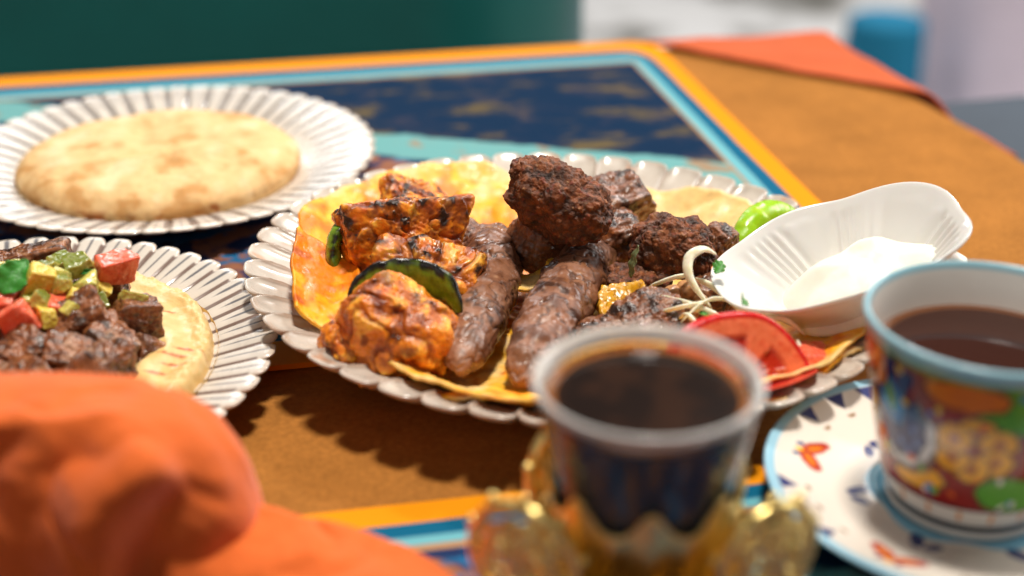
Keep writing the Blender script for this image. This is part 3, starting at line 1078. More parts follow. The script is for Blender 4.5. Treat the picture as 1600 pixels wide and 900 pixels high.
# ---- sausages
def sausage(label, path, r, seed):
    n, ns = 260, 150
    P = spline(path, n)
    t = np.linspace(-1, 1, n)
    prof = np.clip(1 - np.abs(t) ** 5, 0, 1) ** 0.5
    prof = prof * (1 - 0.20 * ss(0.3, 1.0, t) + 0.06 * np.sin(t * 5 + seed))
    prof[0] = prof[-1] = 0.01
    # crowd end rings so the tips are round
    V, F = tube(P, r * prof, r * 0.92 * prof, ns)
    N = vnormals(V, F[:, ::-1])
    N = np.where((((V - np.repeat(P, ns, 0)) * N).sum(1) < 0)[:, None], -N, N)
    off = seed * 5.5
    tt_ = np.repeat(np.linspace(0, 1, n), ns) * 12.0
    aa = np.tile(np.linspace(0, 2 * np.pi, ns, endpoint=False), n)
    Q = np.c_[tt_ * 1.7, 1.5 * np.cos(aa), 1.5 * np.sin(aa)]        # squeezed across: finger ridges round the skewer
    low = fbm(V / 1.5 + off, 3, seed)
    ring = fbm(Q * np.array([0.55, 0.5, 0.5]) + off, 2, seed + 2)
    mid = fbm(V / 0.5 + off, 3, seed + 3)
    w1, i1 = worley(V / 0.30 + off, seed)
    fin = fbm(V / 0.13 + off, 3, seed + 6)
    crack = ss(0.86, 1.0, 1 - np.abs(fbm(V / 1.3 + off + 9, 3, seed + 15)) * 1.6)
    h = 0.24 * low + 0.16 * ring + 0.065 * mid + 0.015 * (0.5 - w1) + 0.016 * fin - 0.05 * crack
    V2 = V + N * h[:, None]
    c = np.tile(L(142, 94, 68), (len(V), 1))
    c = mix(c, L(88, 52, 36), ss(-0.15, 0.4, low + 0.5 * mid) * 0.85)
    c = mix(c, L(160, 114, 86), ss(0.1, 0.5, -low + 0.4 * mid) * 0.55)
    c = mix(c, L(190, 148, 114), (i1 > 0.90) * ss(0.45, 0.2, w1) * 0.4)
    c = mix(c, L(128, 76, 30), ss(0.15, 0.5, fbm(V / 0.9 + off, 3, seed + 9)) * 0.5)
    c = mix(c, L(56, 32, 24), crack * 0.75)
    c = mix(c, L(62, 70, 34), (i1 < 0.025) * ss(0.4, 0.25, w1) * 0.8)
    c = mix(c, L(46, 26, 20), ss(0.22, 0.45, fbm(V / 0.9 + off, 3, seed + 12)) * 0.8)
    c = mix(c, L(168, 122, 94), ss(9.8, 11.5, tt_) * 0.45)
    o = mesh("sausage", V2, F, MAT["kofta"], loc=(*P[n // 2][:2], V2[:, 2].min()), col=c)
    tag(o, label, "sausage", "grilled minced meat sausages")
    return o


sausage("left grilled minced meat sausage lying beside the chicken", [(-0.85, 60.2, 2.5), (-0.85, 56.6, 2.65), (-1.25, 52.2, 2.55), (-2.15, 47.4, 2.4)], 1.26, 3)
sausage("right grilled minced meat sausage running from under the dark meatball to the cup", [(4.1, 59.2, 2.5), (2.75, 55.0, 2.65), (1.45, 50.9, 2.55), (0.2, 46.6, 2.35)], 1.28, 8)

# ---- meatballs and lamb
lump("fried_meatball", "large dark crusty oblong meatball on top of the heap", "meatball", (2.05, 55.9, 5.75), (2.2, 1.4, 1.4), (8, 24, -10), 12, "kibbeh", 2.6, sub=7, group="dark fried meatballs")
lump("fried_meatball", "knob of crust stuck on the back of the top meatball", "meatball", (0.75, 56.6, 6.95), (0.85, 0.7, 0.55), (0, 0, 20), 13, "kibbeh", 2.3, sub=6, group="dark fried meatballs")
lump("fried_meatball", "round dark crusty meatball beside the white bowl", "meatball", (7.0, 56.0, 3.6), (1.85, 1.45, 1.4), (0, 4, 10), 15, "kibbeh", 2.4, sub=7, group="dark fried meatballs")
GL = "roast lamb chunks on the platter"
lump("lamb_chunk", "brown lamb cube behind the top meatball", "lamb", (5.0, 61.0, 3.5), (1.35, 1.3, 1.6), (12, -18, 24), 21, "lamb", 4.0, sub=6, group=GL)
lump("lamb_chunk", "brown lamb chunk under the left end of the top meatball", "lamb", (1.3, 57.4, 3.3), (1.4, 1.3, 1.3), (0, 20, 30), 22, "lamb", 3.0, sub=6, group=GL)
lump("lamb_chunk", "pale lamb chunk under the right end of the top meatball", "lamb", (4.7, 58.2, 2.9), (1.2, 1.2, 1.3), (0, -10, 10), 23, "lamb", 3.4, sub=6, group=GL)
lump("lamb_chunk", "small dark lamb scrap right of the round meatball", "lamb", (9.2, 57.4, 3.3), (0.7, 0.7, 0.75), (10, 15, 40), 24, "lamb", 3.0, sub=6, group=GL)
lump("lamb_chunk", "blackened lamb piece under the round meatball", "lamb", (5.35, 55.0, 2.3), (1.5, 1.2, 0.95), (0, 0, 15), 25, "kibbeh", 2.8, sub=6, group=GL, mat="crust")
lump("lamb_chunk", "charred brown lamb chunk behind the coffee cup", "lamb", (5.5, 51.2, 2.5), (1.5, 1.15, 1.1), (6, -10, 20), 26, "lamb", 3.4, sub=7, group=GL)
lump("lamb_chunk", "dark lamb chunk touching the right sausage behind the cup", "lamb", (3.7, 50.2, 2.1), (1.2, 1.1, 0.95), (0, 0, 0), 27, "lamb", 3.0, sub=6, group=GL)
lump("lamb_chunk", "lamb chunk low between flatbread and back chicken", "lamb", (-2.3, 59.4, 2.4), (1.1, 1.0, 0.9), (0, 10, 0), 28, "lamb", 3.0, sub=6, group=GL)
lump("lamb_chunk", "brown lamb chunk in the shade under the round meatball's right side", "lamb", (8.6, 54.4, 2.1), (1.3, 1.1, 0.9), (0, 0, 40), 29, "lamb", 3.0, sub=6, group=GL)

# roasted chickpeas / small onion bits
for i, (x, y, z, r) in enumerate([(6.65, 52.8, 3.0, .42), (7.25, 53.0, 3.05, .5), (7.8, 52.6, 2.75, .36), (7.0, 52.3, 2.65, .34), (6.2, 52.5, 2.75, .32), (7.45, 52.1, 2.5, .3)]):
    lump("roasted_nut", ["pale browned nut at the left of the cluster under the round meatball", "largest browned nut in the cluster under the round meatball", "browned nut beside the foot of the onion arch", "small browned nut in front of the largest one", "small nut beside the yellow pepper slab", "smallest nut touching the long onion strip"][i], "nut", (x, y, z), (r, r * .9, r * .85), (0, 20 * i, 35 * i), 40 + i, "chickpea", 2.1, sub=4, group="browned nuts beside the round meatball")


# ---- pepper slices
def strip(name, label, cat, path, rx, ry, colf, mat, seed, up=(0, 0, 1), nseg=28, n=90, group=None, rough=0.06, taper=0.25, parent=None):
    P = spline(path, n)
    t = np.linspace(-1, 1, n)
    pf = np.clip(1 - np.abs(t) ** 6, 0, 1) ** 0.5 * (1 - taper * t ** 2)
    pf[0] = pf[-1] = 0.02
    V, F = tube(P, rx * pf, ry * pf, nseg, up)
    nz = fbm(V / 0.45 + seed, 3, seed)
    C0 = np.repeat(P, nseg, 0)
    V = C0 + (V - C0) * (1 + rough * 2 * nz)[:, None] + 0.0
    V = V + np.stack([fbm(V / 0.9 + seed + k * 5, 2, seed + k) for k in range(3)], 1) * rough
    a = np.tile(np.linspace(0, 2 * np.pi, nseg, endpoint=False), n)
    col = colf(V, np.sin(a), np.cos(a), np.repeat(t, nseg))
    o = mesh(name, V, F, MAT[mat], parent, loc=(*P[n // 2][:2], V[:, 2].min()), col=col)
    tag(o, label, cat, group)
    return o


def pep_col(seed, bias):
    def f(V, s, c, t):
        nz = fbm(V / 0.5 + seed, 3, seed)
        col = np.tile(L(118, 156, 38), (len(V), 1))
        col = mix(col, L(154, 182, 70), ss(0.0, 0.4, nz) * 0.6)
        col = mix(col, L(70, 84, 22), ss(0.0, 0.4, -nz) * 0.6)
        col = mix(col, L(24, 18, 15), ss(bias - 0.15, bias + 0.25, s + 0.6 * nz))
        return col
    return f


GP = "charred green pepper slices"
strip("pepper_slice", "curved charred green pepper slice standing between chicken chunks", "pepper", [(-6.5, 50.7, 3.5), (-5.7, 51.3, 4.2), (-4.2, 51.6, 4.45), (-2.7, 51.2, 4.1), (-2.0, 50.3, 3.3)], 0.26, 0.72, pep_col(5, 0.62), "veg", 5, group=GP)
strip("pepper_slice", "charred green pepper slice at the left end of the chicken cube", "pepper", [(-7.0, 55.1, 2.2), (-7.6, 55.3, 3.2), (-7.6, 55.8, 4.2), (-7.1, 56.3, 4.9)], 0.32, 0.66, pep_col(7, 0.85), "veg", 7, up=(0.2, -1, 0.2), group=GP)

# yellow pepper / potato slab
o = bread_piece("yellow grilled pepper slab beside the right sausage", [(3.6, 53.4, 2.9), (5.6, 53.6, 3.1), (5.7, 51.6, 2.4), (3.5, 51.6, 2.2)], 0.12, 33, 0.0, thick=0.5, group=None, name="pepper_slab", jag=0.1)
o["category"] = "pepper"
me = o.data
n = len(me.vertices)
buf = np.zeros(n * 3, np.float32)
me.vertices.foreach_get("co", buf)
P = buf.reshape(-1, 3) / CM
nz = fbm(P / 0.5, 3, 90)
c = np.tile(L(206, 146, 26), (n, 1))
c = mix(c, L(226, 178, 84), ss(0, 0.4, nz) * 0.8)
c = mix(c, L(130, 76, 18), ss(0.15, 0.5, fbm(P / 0.35, 3, 93)) * 0.6)
me.color_attributes["Col"].data.foreach_set("color", np.c_[c, np.ones(n)].astype(np.float32).ravel())
me.materials[0] = MAT["veg"]


# ---- onions
def onion_col(seed):
    def f(V, s, c, t):
        nz = fbm(V * np.array([1.5, 1.5, 4]) + seed, 3, seed)
        col = np.tile(L(240, 236, 212), (len(V), 1))
        col = mix(col, L(222, 212, 160), ss(0, 0.5, nz) * 0.5)
        col = mix(col, L(180, 150, 90), ss(0.6, 1.0, np.abs(t)) * 0.3)
        return col
    return f


GO = "raw onion strips by the white bowl"
on = [("arched onion strip standing against the white bowl's left lip", [(8.0, 50.6, 3.3), (7.2, 51.6, 4.2), (7.15, 52.3, 4.8), (7.7, 52.5, 5.15), (8.3, 52.4, 4.95)], .17, .42, (0.5, -1, 0)),
      ("long straight onion strip crossing towards the bowl's foot", [(6.3, 52.0, 3.3), (7.6, 51.3, 3.15), (9.0, 50.2, 2.95), (10.4, 49.2, 2.75)], .14, .42, (0, -.6, 1)),
      ("flat onion strip lying behind the tomato slice", [(6.6, 49.6, 2.75), (7.8, 49.5, 3.0), (9.2, 49.2, 2.85), (10.4, 48.7, 2.5)], .14, .40, (0, -.6, 1)),
      ("short onion strip poking up between the two long ones", [(7.0, 51.2, 2.6), (7.3, 50.6, 3.1), (7.7, 50.2, 2.9), (8.5, 50.0, 2.6)], .14, .38, (0, -1, .6)),
      ("thin onion sliver under the bowl's near lip", [(10.0, 49.4, 3.6), (10.5, 49.0, 3.1), (10.6, 48.6, 2.5)], .08, .2, (1, -.3, 0)),
      ("pale onion strip tucked behind the arched one", [(7.9, 53.4, 3.4), (8.5, 52.4, 3.5), (9.2, 51.6, 3.2), (9.8, 50.9, 2.7)], .14, .36, (0, -.6, 1)),
      ("tiny onion sliver by the red tomato wedge", [(11.35, 49.0, 2.9), (11.5, 48.6, 2.5), (11.5, 48.2, 2.1)], .08, .18, (1, -.3, 0))]
on += [("thin curled onion strand over the browned nuts", [(6.1, 51.2, 2.9), (6.9, 50.7, 3.4), (7.7, 50.9, 3.5), (8.3, 51.6, 3.2)], .09, .22, (0, -.6, 1)),
       ("pale onion strand just behind the tomato's top edge", [(6.9, 49.0, 3.2), (8.2, 48.9, 3.5), (9.5, 49.1, 3.3), (10.6, 49.6, 2.9)], .10, .30, (0, -.6, 1)),
       ("onion strand leaning on the bowl's foot", [(9.4, 49.8, 2.6), (10.2, 50.0, 3.2), (11.0, 49.9, 3.3), (11.8, 49.5, 2.8)], .10, .24, (0, -.6, 1)),
       ("short onion strand lying over the blackened lamb", [(6.0, 53.2, 3.1), (6.7, 53.0, 3.5), (7.4, 53.2, 3.6), (7.9, 53.6, 3.3)], .09, .24, (0, -.6, 1)),
       ("long fine onion strand crossing the long straight one", [(7.0, 50.2, 3.0), (7.9, 50.9, 3.5), (8.7, 51.3, 3.5), (9.4, 51.4, 3.1)], .08, .20, (0, -.6, 1))]
for i, (lb, pth, a_, b_, up_) in enumerate(on):
    strip("onion_strip", lb, "onion", [(x_, y_, z_ + (0.2 if i else 0.0)) if i == 0 else (x_ - 0.35, y_ - 0.5, z_ + 0.25) for x_, y_, z_ in pth], a_ * 0.85, b_ * 0.62, onion_col(60 + i), "veg", 60 + i, up=up_, group=GO, nseg=18, n=60, rough=0.05, taper=0.5)


# ---- tomato slice
def tomato_slice():
    pr = spline([(0.01, 0.34), (0.9, 0.33), (1.8, 0.36), (2.25, 0.36), (2.38, 0.30), (2.46, 0.0), (2.36, -0.32), (2.2, -0.38), (0.01, -0.38)], 80)
    R, TH, Z, S, F = lathe(pr, 240)
    R2 = R * (1 + 0.05 * np.cos(2 * TH + 0.6) + 0.02 * np.cos(5 * TH))
    V = polar(R2, TH, Z)
    ph = 5 * TH / (2 * np.pi)
    ph = np.abs(ph - np.round(ph)) * 2          # 0 wall between locules .. 1 locule centre
    loc_ = ss(0.34, 0.56, ph) * ss(0.6, 0.9, R) * (1 - ss(1.5, 1.68, R))
    nz = fbm(V / 0.3, 3, 81)
    w1, i1 = worley(V / 0.33, 82)
    seeds = loc_ * ss(0.34, 0.22, w1)
    V[:, 2] += np.where(Z > 0.2, -0.10 * loc_ + 0.10 * seeds + 0.02 * nz, 0)
    c = np.tile(L(246, 124, 82), (len(V), 1))
    c = mix(c, L(232, 82, 48), ss(0, 0.5, nz) * 0.7)
    c = mix(c, L(190, 36, 24), loc_ * 0.9)
    c = mix(c, L(226, 132, 84), seeds * 0.7)
    c = mix(c, L(206, 22, 20), np.maximum(ss(2.14, 2.26, R), (np.abs(Z) < 0.24) * 1.0 * (R > 2)))
    V = (V * 1.16) @ rotm(60, 0, 0).T @ rotm(0, 10, 10).T
    ctr = np.array([8.5, 46.25, 2.45])
    W_ = V + ctr
    pr_ = platter_r(W_[:, 0], W_[:, 1])
    W_[:, 2] = np.maximum(W_[:, 2], platter_prof(pr_) + 0.32)     # rests on the platter's curve
    V = W_ - ctr
    o = mesh("tomato_slice", V, F, MAT["veg"], col=c)
    o.location = Vector(ctr) * CM
    tag(o, "thick red tomato slice leaning behind the coffee cup", "tomato")


tomato_slice()
lump("tomato_wedge", "small red tomato wedge between tomato slice and right flatbread flap", "tomato", (11.35, 48.0, 2.35), (0.85, 0.7, 0.6), (0, 12, 20), 91, "tomato", 4.0, sub=6)
lump("tomato_wedge", "red tomato piece under the lip of the white bowl", "tomato", (9.2, 50.9, 2.3), (1.0, 0.6, 0.5), (0, 5, -15), 92, "tomato", 3.0, sub=6)


# ---- green chilli at the back
def chilli_col(V, s, c, t):
    nz = fbm(V / 0.8, 2, 7)
    col = np.tile(L(150, 196, 26), (len(V), 1))
    return mix(col, L(182, 214, 60), ss(0, 0.4, nz) * 0.7)


strip("green_chilli", "bright green pickled chilli behind the white bowl", "chilli", [(9.9, 57.4, 2.6), (10.8, 58.9, 3.5), (11.9, 60.0, 3.55), (13.2, 60.6, 3.2)], 0.68, 0.62, chilli_col, "veg", 71, rough=0.05, taper=0.45)


# ---- herbs
def leaf(name, label, cat, c, size, rot, seed, group=None, wide=0.5, lobes=0, colr=None, cupping=0.2):
    nu, nv = 24, 15
    u, v = np.meshgrid(np.linspace(0, 1, nu), np.linspace(-1, 1, nv), indexing="ij")
    u, v = u.ravel(), v.ravel()
    wd = np.sin(np.pi * np.clip(u, 0.02, 0.99) ** 0.8) ** 0.8 * wide
    if lobes:
        wd = wd * (0.62 + 0.38 * np.abs(np.cos(lobes * np.pi * u)))
    else:
        wd = wd * (1 + 0.05 * np.cos(u * 46))
    P = np.c_[(u - 0.5), wd * v * 0.5, cupping * v ** 2 * wd - 0.25 * (u - 0.5) ** 2 + 0.03 * np.sin(u * 20) * np.abs(v)] * size
    V, F = sheet(P, nu, nv, 0.035 * min(size, 1.2))
    V = V @ rotm(*rot).T
    cr_ = colr if colr is not None else L(58, 128, 32)
    vein = np.tile(np.exp(-(v / 0.12) ** 2) + 0.5 * np.exp(-(((u * 7 + np.abs(v) * 1.5) % 1 - 0.5) / 0.1) ** 2), 2)
    col = mix(np.tile(cr_, (len(V), 1)), np.clip(cr_ * 1.9, 0, 1), np.clip(vein, 0, 1) * 0.35)
    o = mesh(name, V, F, MAT["leaf"], col=col)
    o.location = Vector(c) * CM
    tag(o, label, cat, group)
    return o


GH = "chopped parsley flecks on the onions"
leaf("parsley", "parsley fleck on the bowl's left lip by the onion arch", "herb", (8.35, 52.0, 4.6), 0.75, (30, -20, 60), 1, GH, 0.8, 3)
leaf("parsley", "parsley fleck on the short onion strip", "herb", (7.7, 50.2, 3.35), 0.6, (20, 10, -20), 2, GH, 0.5, 2)
leaf("parsley", "parsley fleck on top of the tomato slice", "herb", (8.75, 48.2, 5.0), 0.7, (60, 0, 80), 3, GH, 0.8, 3)
leaf("parsley", "parsley fleck under the bowl near the red tomato piece", "herb", (9.5, 50.2, 3.35), 0.6, (10, 30, 10), 4, GH, 0.8, 3)
leaf("herb_sliver", "grey green dried herb sliver on the round meatball", "herb", (5.05, 53.75, 4.0), 1.5, (20, -80, 10), 5, None, 0.28, 0, L(112, 122, 84), 0.1)

# ================================================================== WHITE BOWL
BM = Matrix.Translation(Vector((14.2, 52.5, 2.2))) @ Matrix.Rotation(rad(7.3), 4, "Z") @ Matrix.Rotation(rad(-18), 4, "Y") @ Matrix.Rotation(rad(3.4), 4, "X")


def bowl_xf(P):
    m = np.array(BM)
    return P @ m[:3, :3].T + m[:3, 3]


def bowl_outline(th):
    a, b = 5.15, 3.6
    r = (np.abs(np.cos(th) / a) ** 2.5 + np.abs(np.sin(th) / b) ** 2.5) ** (-1 / 2.5)
    lob = np.abs(np.cos(2.5 * (th - 0.55)))
    return r * (0.95 + 0.075 * np.sqrt(lob ** 2 + 0.06) ** 0.7)


top = spline([(0.002, 0.45), (0.22, 0.45), (0.40, 0.62), (0.56, 1.25), (0.72, 2.15), (0.86, 2.95), (0.95, 3.35), (0.99, 3.45), (1.0, 3.38)], 90)
bot = spline([(1.0, 3.38), (0.985, 3.26), (0.93, 3.02), (0.84, 2.55), (0.72, 1.75), (0.60, 0.95), (0.50, 0.4), (0.44, 0.12), (0.42, 0.0), (0.37, 0.0), (0.35, 0.16), (0.002, 0.2)], 60)
pr = np.vstack([top, bot[1:]])
R, TH, Z, S, F = lathe(pr, 480)
R = np.minimum(R, 1.0)
R = np.where(R <= 0.0041, 0.002, R)
ist = np.arange(len(R)) < 90 * 480
out = bowl_outline(TH)
low_out = 1 / np.sqrt((np.cos(TH) / 4.9) ** 2 + (np.sin(TH) / 3.5) ** 2)
rr_ = R * (low_out * (1 - ss(0.5, 0.9, R)) + out * ss(0.5, 0.9, R))
Z = Z + 0.14 * ss(0.6, 1, R) * np.cos(5 * (TH - 0.55)) * 0.5
# embossed shell ribs on the inner wall
rib = ss(0.50, 0.62, R) * (1 - ss(0.84, 0.92, R)) * ist
fan = np.abs(np.cos(2.5 * (TH - 0.55)))
Z = Z + 0.12 * rib * np.cos(30 * TH + 9 * R * np.sin(5 * TH + 1)) * (0.55 + 0.45 * np.sin(3 * TH + 2)) - 0.10 * rib * (1 - fan)
V = np.c_[rr_ * np.cos(TH), rr_ * np.sin(TH), Z]
o = mesh("dip_bowl", bowl_xf(V), F, MAT["white"], loc=(13.15, 51.3, 1.95))
tag(o, "white shell shaped porcelain bowl tilted on the platter's right rim", "bowl")

# sauce in it
nr, nt = 80, 200
rr = np.linspace(0.002, 1, nr)
RR, TT = np.meshgrid(rr, np.linspace(0, 2 * np.pi, nt, endpoint=False), indexing="ij")
RR, TT = RR.ravel(), TT.ravel()
cxs, cys = 0.7, -0.45
edge = 1 + 0.10 * np.sin(3 * TT + 1) + 0.07 * np.sin(5 * TT + 2)
X = cxs + RR * 3.6 * edge * np.cos(TT)
Y = cys + RR * 2.3 * edge * np.sin(TT)
Zs = 2.75 - 1.6 * RR ** 3.2 + 0.16 * np.sin(7 * RR + 2 * TT) * (1 - RR) * RR * 2
pk = np.exp(-(((X - 1.5) / 0.75) ** 2 + ((Y - 0.3) / 0.55) ** 2))
pk2 = np.exp(-(((X - 0.9) / 0.5) ** 2 + ((Y - 0.7) / 0.35) ** 2))
Zs = Zs + 0.45 * pk + 0.2 * pk2 - 0.22 * np.exp(-(((X - 2.6) / 0.6) ** 2 + ((Y + 0.1) / 0.35) ** 2))
P = np.c_[X, Y, Zs + 0.05 * fbm(np.c_[X, Y, 0 * X] / 0.8, 2, 4)]
Pb = np.c_[X, Y, np.minimum(Zs - 0.05, 1.0 - 0.4 * (1 - RR))]
F1 = grid_faces(nr, nt, True)
n = len(P)
j = np.arange(nt)
jj = (j + 1) % nt
b0 = (nr - 1) * nt
FR = np.stack([b0 + j, b0 + j + n, b0 + jj + n, b0 + jj], 1)[:, ::-1]
o = mesh("white_sauce", bowl_xf(np.vstack([P, Pb])), np.vstack([F1, F1[:, ::-1] + n, FR]), MAT["cream"], loc=(13.6, 50.8, 2.8))
tag(o, "smooth white garlic cream in the shell shaped bowl", "sauce")

# ================================================================== HUMMUS PLATE
HC = np.array([-20.6, 49.6, 0.62])
nr, nt = 120, 480
rr = np.linspace(0.002, 1, nr)
RR, TT = np.meshgrid(rr, np.linspace(0, 2 * np.pi, nt, endpoint=False), indexing="ij")
RR, TT = RR.ravel(), TT.ravel()
dirn = np.c_[np.cos(TT), np.sin(TT), 0 * TT]
out = 8.55 * (1 + 0.03 * fbm(dirn * 2.2, 3, 5) + 0.008 * fbm(dirn * 16, 2, 6)) + 0.35 * np.cos(TT + 0.5)
rad_ = RR * out
ridge = np.exp(-(np.clip(np.abs(RR - 0.83) - 0.09, 0, 1) / 0.075) ** 2)
Zh = 0.85 + 0.72 * ridge * (1 + 0.12 * fbm(dirn * 3, 2, 8)) + 0.5 * (1 - RR) - 0.9 * ss(0.955, 1.0, RR)
# combed swirl and finely broken outer edge
Zh += 0.075 * np.sin(RR * 34 + 3.0 * TT + 1.5 * fbm(dirn * 2, 2, 3) * 2) * ss(0.6, 0.72, RR) * (1 - ss(0.93, 0.99, RR))
P = np.c_[rad_ * np.cos(TT), rad_ * np.sin(TT), Zh]
P[:, 2] += 0.12 * fbm(P / 1.6, 2, 15) + 0.24 * ss(0.84, 0.95, RR) * fbm(P / 0.34, 2, 19)
P[-nt:, 2] = 0.25 + (out[-nt:] - 6) * 0.28
Pw = P + HC
col = np.tile(L(218, 182, 116), (len(P), 1))
col = mix(col, L(232, 202, 144), ss(0, 0.4, fbm(P / 1.2, 3, 25)) * 0.7)
col = mix(col, L(218, 182, 118), ss(0.1, 0.5, fbm(P / 0.9, 3, 27)) * 0.4)
col = mix(col, L(150, 100, 52), ss(0.74, 0.62, RR) * 0.7)
# paprika streaks: short parallel dashes on the ridge facing the viewer
for k, (px_, py_, ln) in enumerate([(-12.75, 49.35, .8), (-13.15, 48.75, .75), (-13.1, 48.15, .55), (-13.5, 47.5, .5), (-14.2, 52.6, .35)]):
    d = np.hypot((Pw[:, 0] - px_) / ln, (Pw[:, 1] - py_) / 0.13)
    col = mix(col, L(178, 84, 30), ss(1.0, 0.5, d + 0.9 * fbm(P / 0.22, 2, 30 + k)) * 0.9)
o = mesh("hummus", P, grid_faces(nr, nt, True), MAT["hummus"], col=col, orient=False)
o.location = Vector(HC) * CM
tag(o, "thick ring of beige hummus with paprika dashes on the front left plate", "hummus")

GB = "browned beef cubes heaped on the hummus"
beef = [((-15.0, 50.6, 2.9), (.95, .75, .95), (0, 18, 30), "dark beef cube leaning on the inner side of the hummus ring"),
        ((-16.9, 52.9, 3.2), (1.0, .8, .8), (0, -10, 10), "beef cube below the red tomato dice at the back"),
        ((-20.8, 54.3, 3.5), (2.2, .8, .75), (0, 4, 4), "long browned beef slice at the back left of the heap"),
        ((-16.8, 49.4, 3.35), (1.05, .9, .8), (20, -16, 26), "pale brown beef wedge in the middle of the heap"),
        ((-15.6, 48.6, 2.75), (1.0, .85, .8), (0, 22, -20), "dark glossy beef cube right of the pale wedge"),
        ((-15.25, 47.0, 2.7), (1.1, .85, .95), (10, 0, 35), "beef cube nearest the napkin on the right of the heap"),
        ((-16.9, 46.9, 2.9), (.95, .85, 1.05), (0, 12, 5), "pale upright beef cube behind the napkin"),
        ((-18.5, 47.3, 3.1), (1.1, .9, .9), (12, 0, -25), "browned beef cube below the front tomato dice"),
        ((-20.2, 48.2, 3.1), (1.2, .9, .9), (0, 8, 20), "beef cube at the left edge of the photo"),
        ((-14.4, 49.3, 2.3), (.6, .55, .5), (0, 30, 50), "small beef scrap beside the dark leaning cube")]
for i, (c, r, rt, lb) in enumerate(beef):
    lump("beef_cube", lb, "beef", c, r, rt, 100 + i, "beef", 5.0, sub=6, group=GB)
for i, (x, y, z, lb) in enumerate([(-18.9, 50.8, 3.2, "beef cube under the upright yellow pickle chunk"), (-21.0, 51.8, 3.3, "beef cube under the yellow green pickle at the left photo edge"),
                                   (-18.4, 53.2, 2.8, "beef cube low behind the back pickle cube"), (-19.6, 46.6, 2.6, "beef cube low at the left just above the napkin"),
                                   (-17.7, 45.3, 2.4, "beef cube peeping over the middle of the napkin edge"), (-16.2, 45.4, 2.3, "beef cube over the napkin edge beside the hummus"),
                                   (-20.6, 49.9, 3.0, "beef cube under the mint leaf")]):
    lump("beef_cube", lb, "beef", (x, y, z), (1.05, .9, .85), (10 * i, 25 * i, 40 * i), 120 + i, "beef", 5.0, sub=6, group=GB)

GD = "diced tomato on the hummus plate"
lump("tomato_dice", "pale red tomato cube at the back of the heap", "tomato", (-16.2, 52.2, 4.35), (.74, .64, .62), (4, 8, 30), 141, "tomato", 5.5, sub=6, group=GD)
lump("tomato_dice", "red tomato cube at the front of the heap above the napkin", "tomato", (-18.9, 48.3, 4.15), (.68, .6, .6), (-8, -14, 32), 142, "tomato", 5.0, sub=6, group=GD)
lump("tomato_dice", "red tomato cube half hidden under the yellow pickle", "tomato", (-17.7, 49.6, 3.7), (.8, .6, .55), (0, 16, 20), 143, "tomato", 5.0, sub=6, group=GD)
lump("tomato_dice", "red tomato sliver at the left photo edge", "tomato", (-19.9, 49.6, 4.1), (.6, .6, .7), (0, 10, 0), 144, "tomato", 5.0, sub=6, group=GD)
GK = "diced pickles on the hummus plate"
pk_ = [("pickle", (-17.4, 51.8, 4.75), (.62, .55, .55), (10, -20, 30), "green skinned pickle cube beside the pale tomato cube"),
       ("yellow", (-18.45, 50.1, 4.75), (.8, .6, .9), (10, 14, 20), "upright yellow pickle chunk beside the mint leaf"),
       ("pickle", (-17.05, 50.6, 4.35), (.95, .4, .42), (0, -10, 14), "pale green pickle stick lying across the heap"),
       ("yellow", (-17.25, 49.95, 3.95), (.5, .4, .8), (0, 30, 0), "pale yellow pickle stick under the green one"),
       ("pickle", (-15.25, 50.75, 3.55), (.6, .5, .62), (0, 20, 40), "single pickle cube between two dark beef cubes"),
       ("yellow", (-18.0, 48.9, 3.9), (.5, .5, .5), (0, 10, 40), "small yellow pickle beside the front tomato cube"),
       ("pickle", (-17.0, 49.3, 3.9), (.6, .5, .45), (0, 60, 40), "dark green pickle piece in the middle of the heap"),
       ("pickle", (-18.3, 52.3, 4.5), (.6, .5, .5), (0, 0, 40), "pickle cube at the back behind the yellow chunk"),
       ("yellow", (-19.9, 51.2, 4.6), (.65, .6, .6), (0, 0, 20), "yellow green pickle at the left photo edge behind the mint"),
       ("pickle", (-18.75, 51.1, 4.9), (.5, .45, .4), (20, 0, 60), "small green pickle behind the upright yellow chunk"),
       ("yellow", (-16.55, 51.15, 3.95), (.45, .4, .4), (0, 40, 10), "yellow pickle bit under the pale tomato cube"),
       ("pickle", (-17.9, 50.9, 4.75), (.5, .4, .35), (15, 20, 80), "green pickle bit on top between yellow chunk and green cube"),
       ("pickle", (-17.75, 50.2, 4.7), (.5, .45, .4), (0, 10, 50), "pale pickle cube at the very middle of the salad heap"),
       ("pickle", (-16.5, 50.3, 3.7), (.5, .4, .4), (30, 0, 20), "pickle bit resting on the beef below the green stick"),
       ("yellow", (-19.2, 50.9, 4.7), (.5, .45, .45), (10, 0, 70), "pale yellow pickle behind the mint leaf"),
       ("pickle", (-18.6, 49.4, 4.3), (.5, .45, .4), (0, 20, 5), "green pickle between mint leaf and front tomato cube"),
       ("pickle", (-16.9, 52.6, 4.2), (.45, .45, .4), (0, 20, 5), "pickle bit behind the pale tomato cube"),
       ("pickle", (-18.2, 49.1, 4.55), (.42, .36, .3), (0, 30, 15), "thin pickle chip above the front tomato cube")]
for i, (st, c, r, rt, lb) in enumerate(pk_):
    lump("pickle_dice", lb, "pickle", c, [q * 0.76 for q in r], rt, 150 + i, st, 4.0, sub=6, group=GK)
leaf("mint_leaf", "crinkled green mint leaf on the hummus plate heap", "herb", (-19.35, 49.9, 5.2), 1.7, (35, -30, 60), 8, None, 0.75, 0, L(52, 128, 40))
leaf("mint_leaf", "thin green mint strip on the pickle by the tomato", "herb", (-16.95, 51.5, 4.6), 0.9, (60, 0, 5), 9, None, 0.25, 0, L(52, 120, 44))

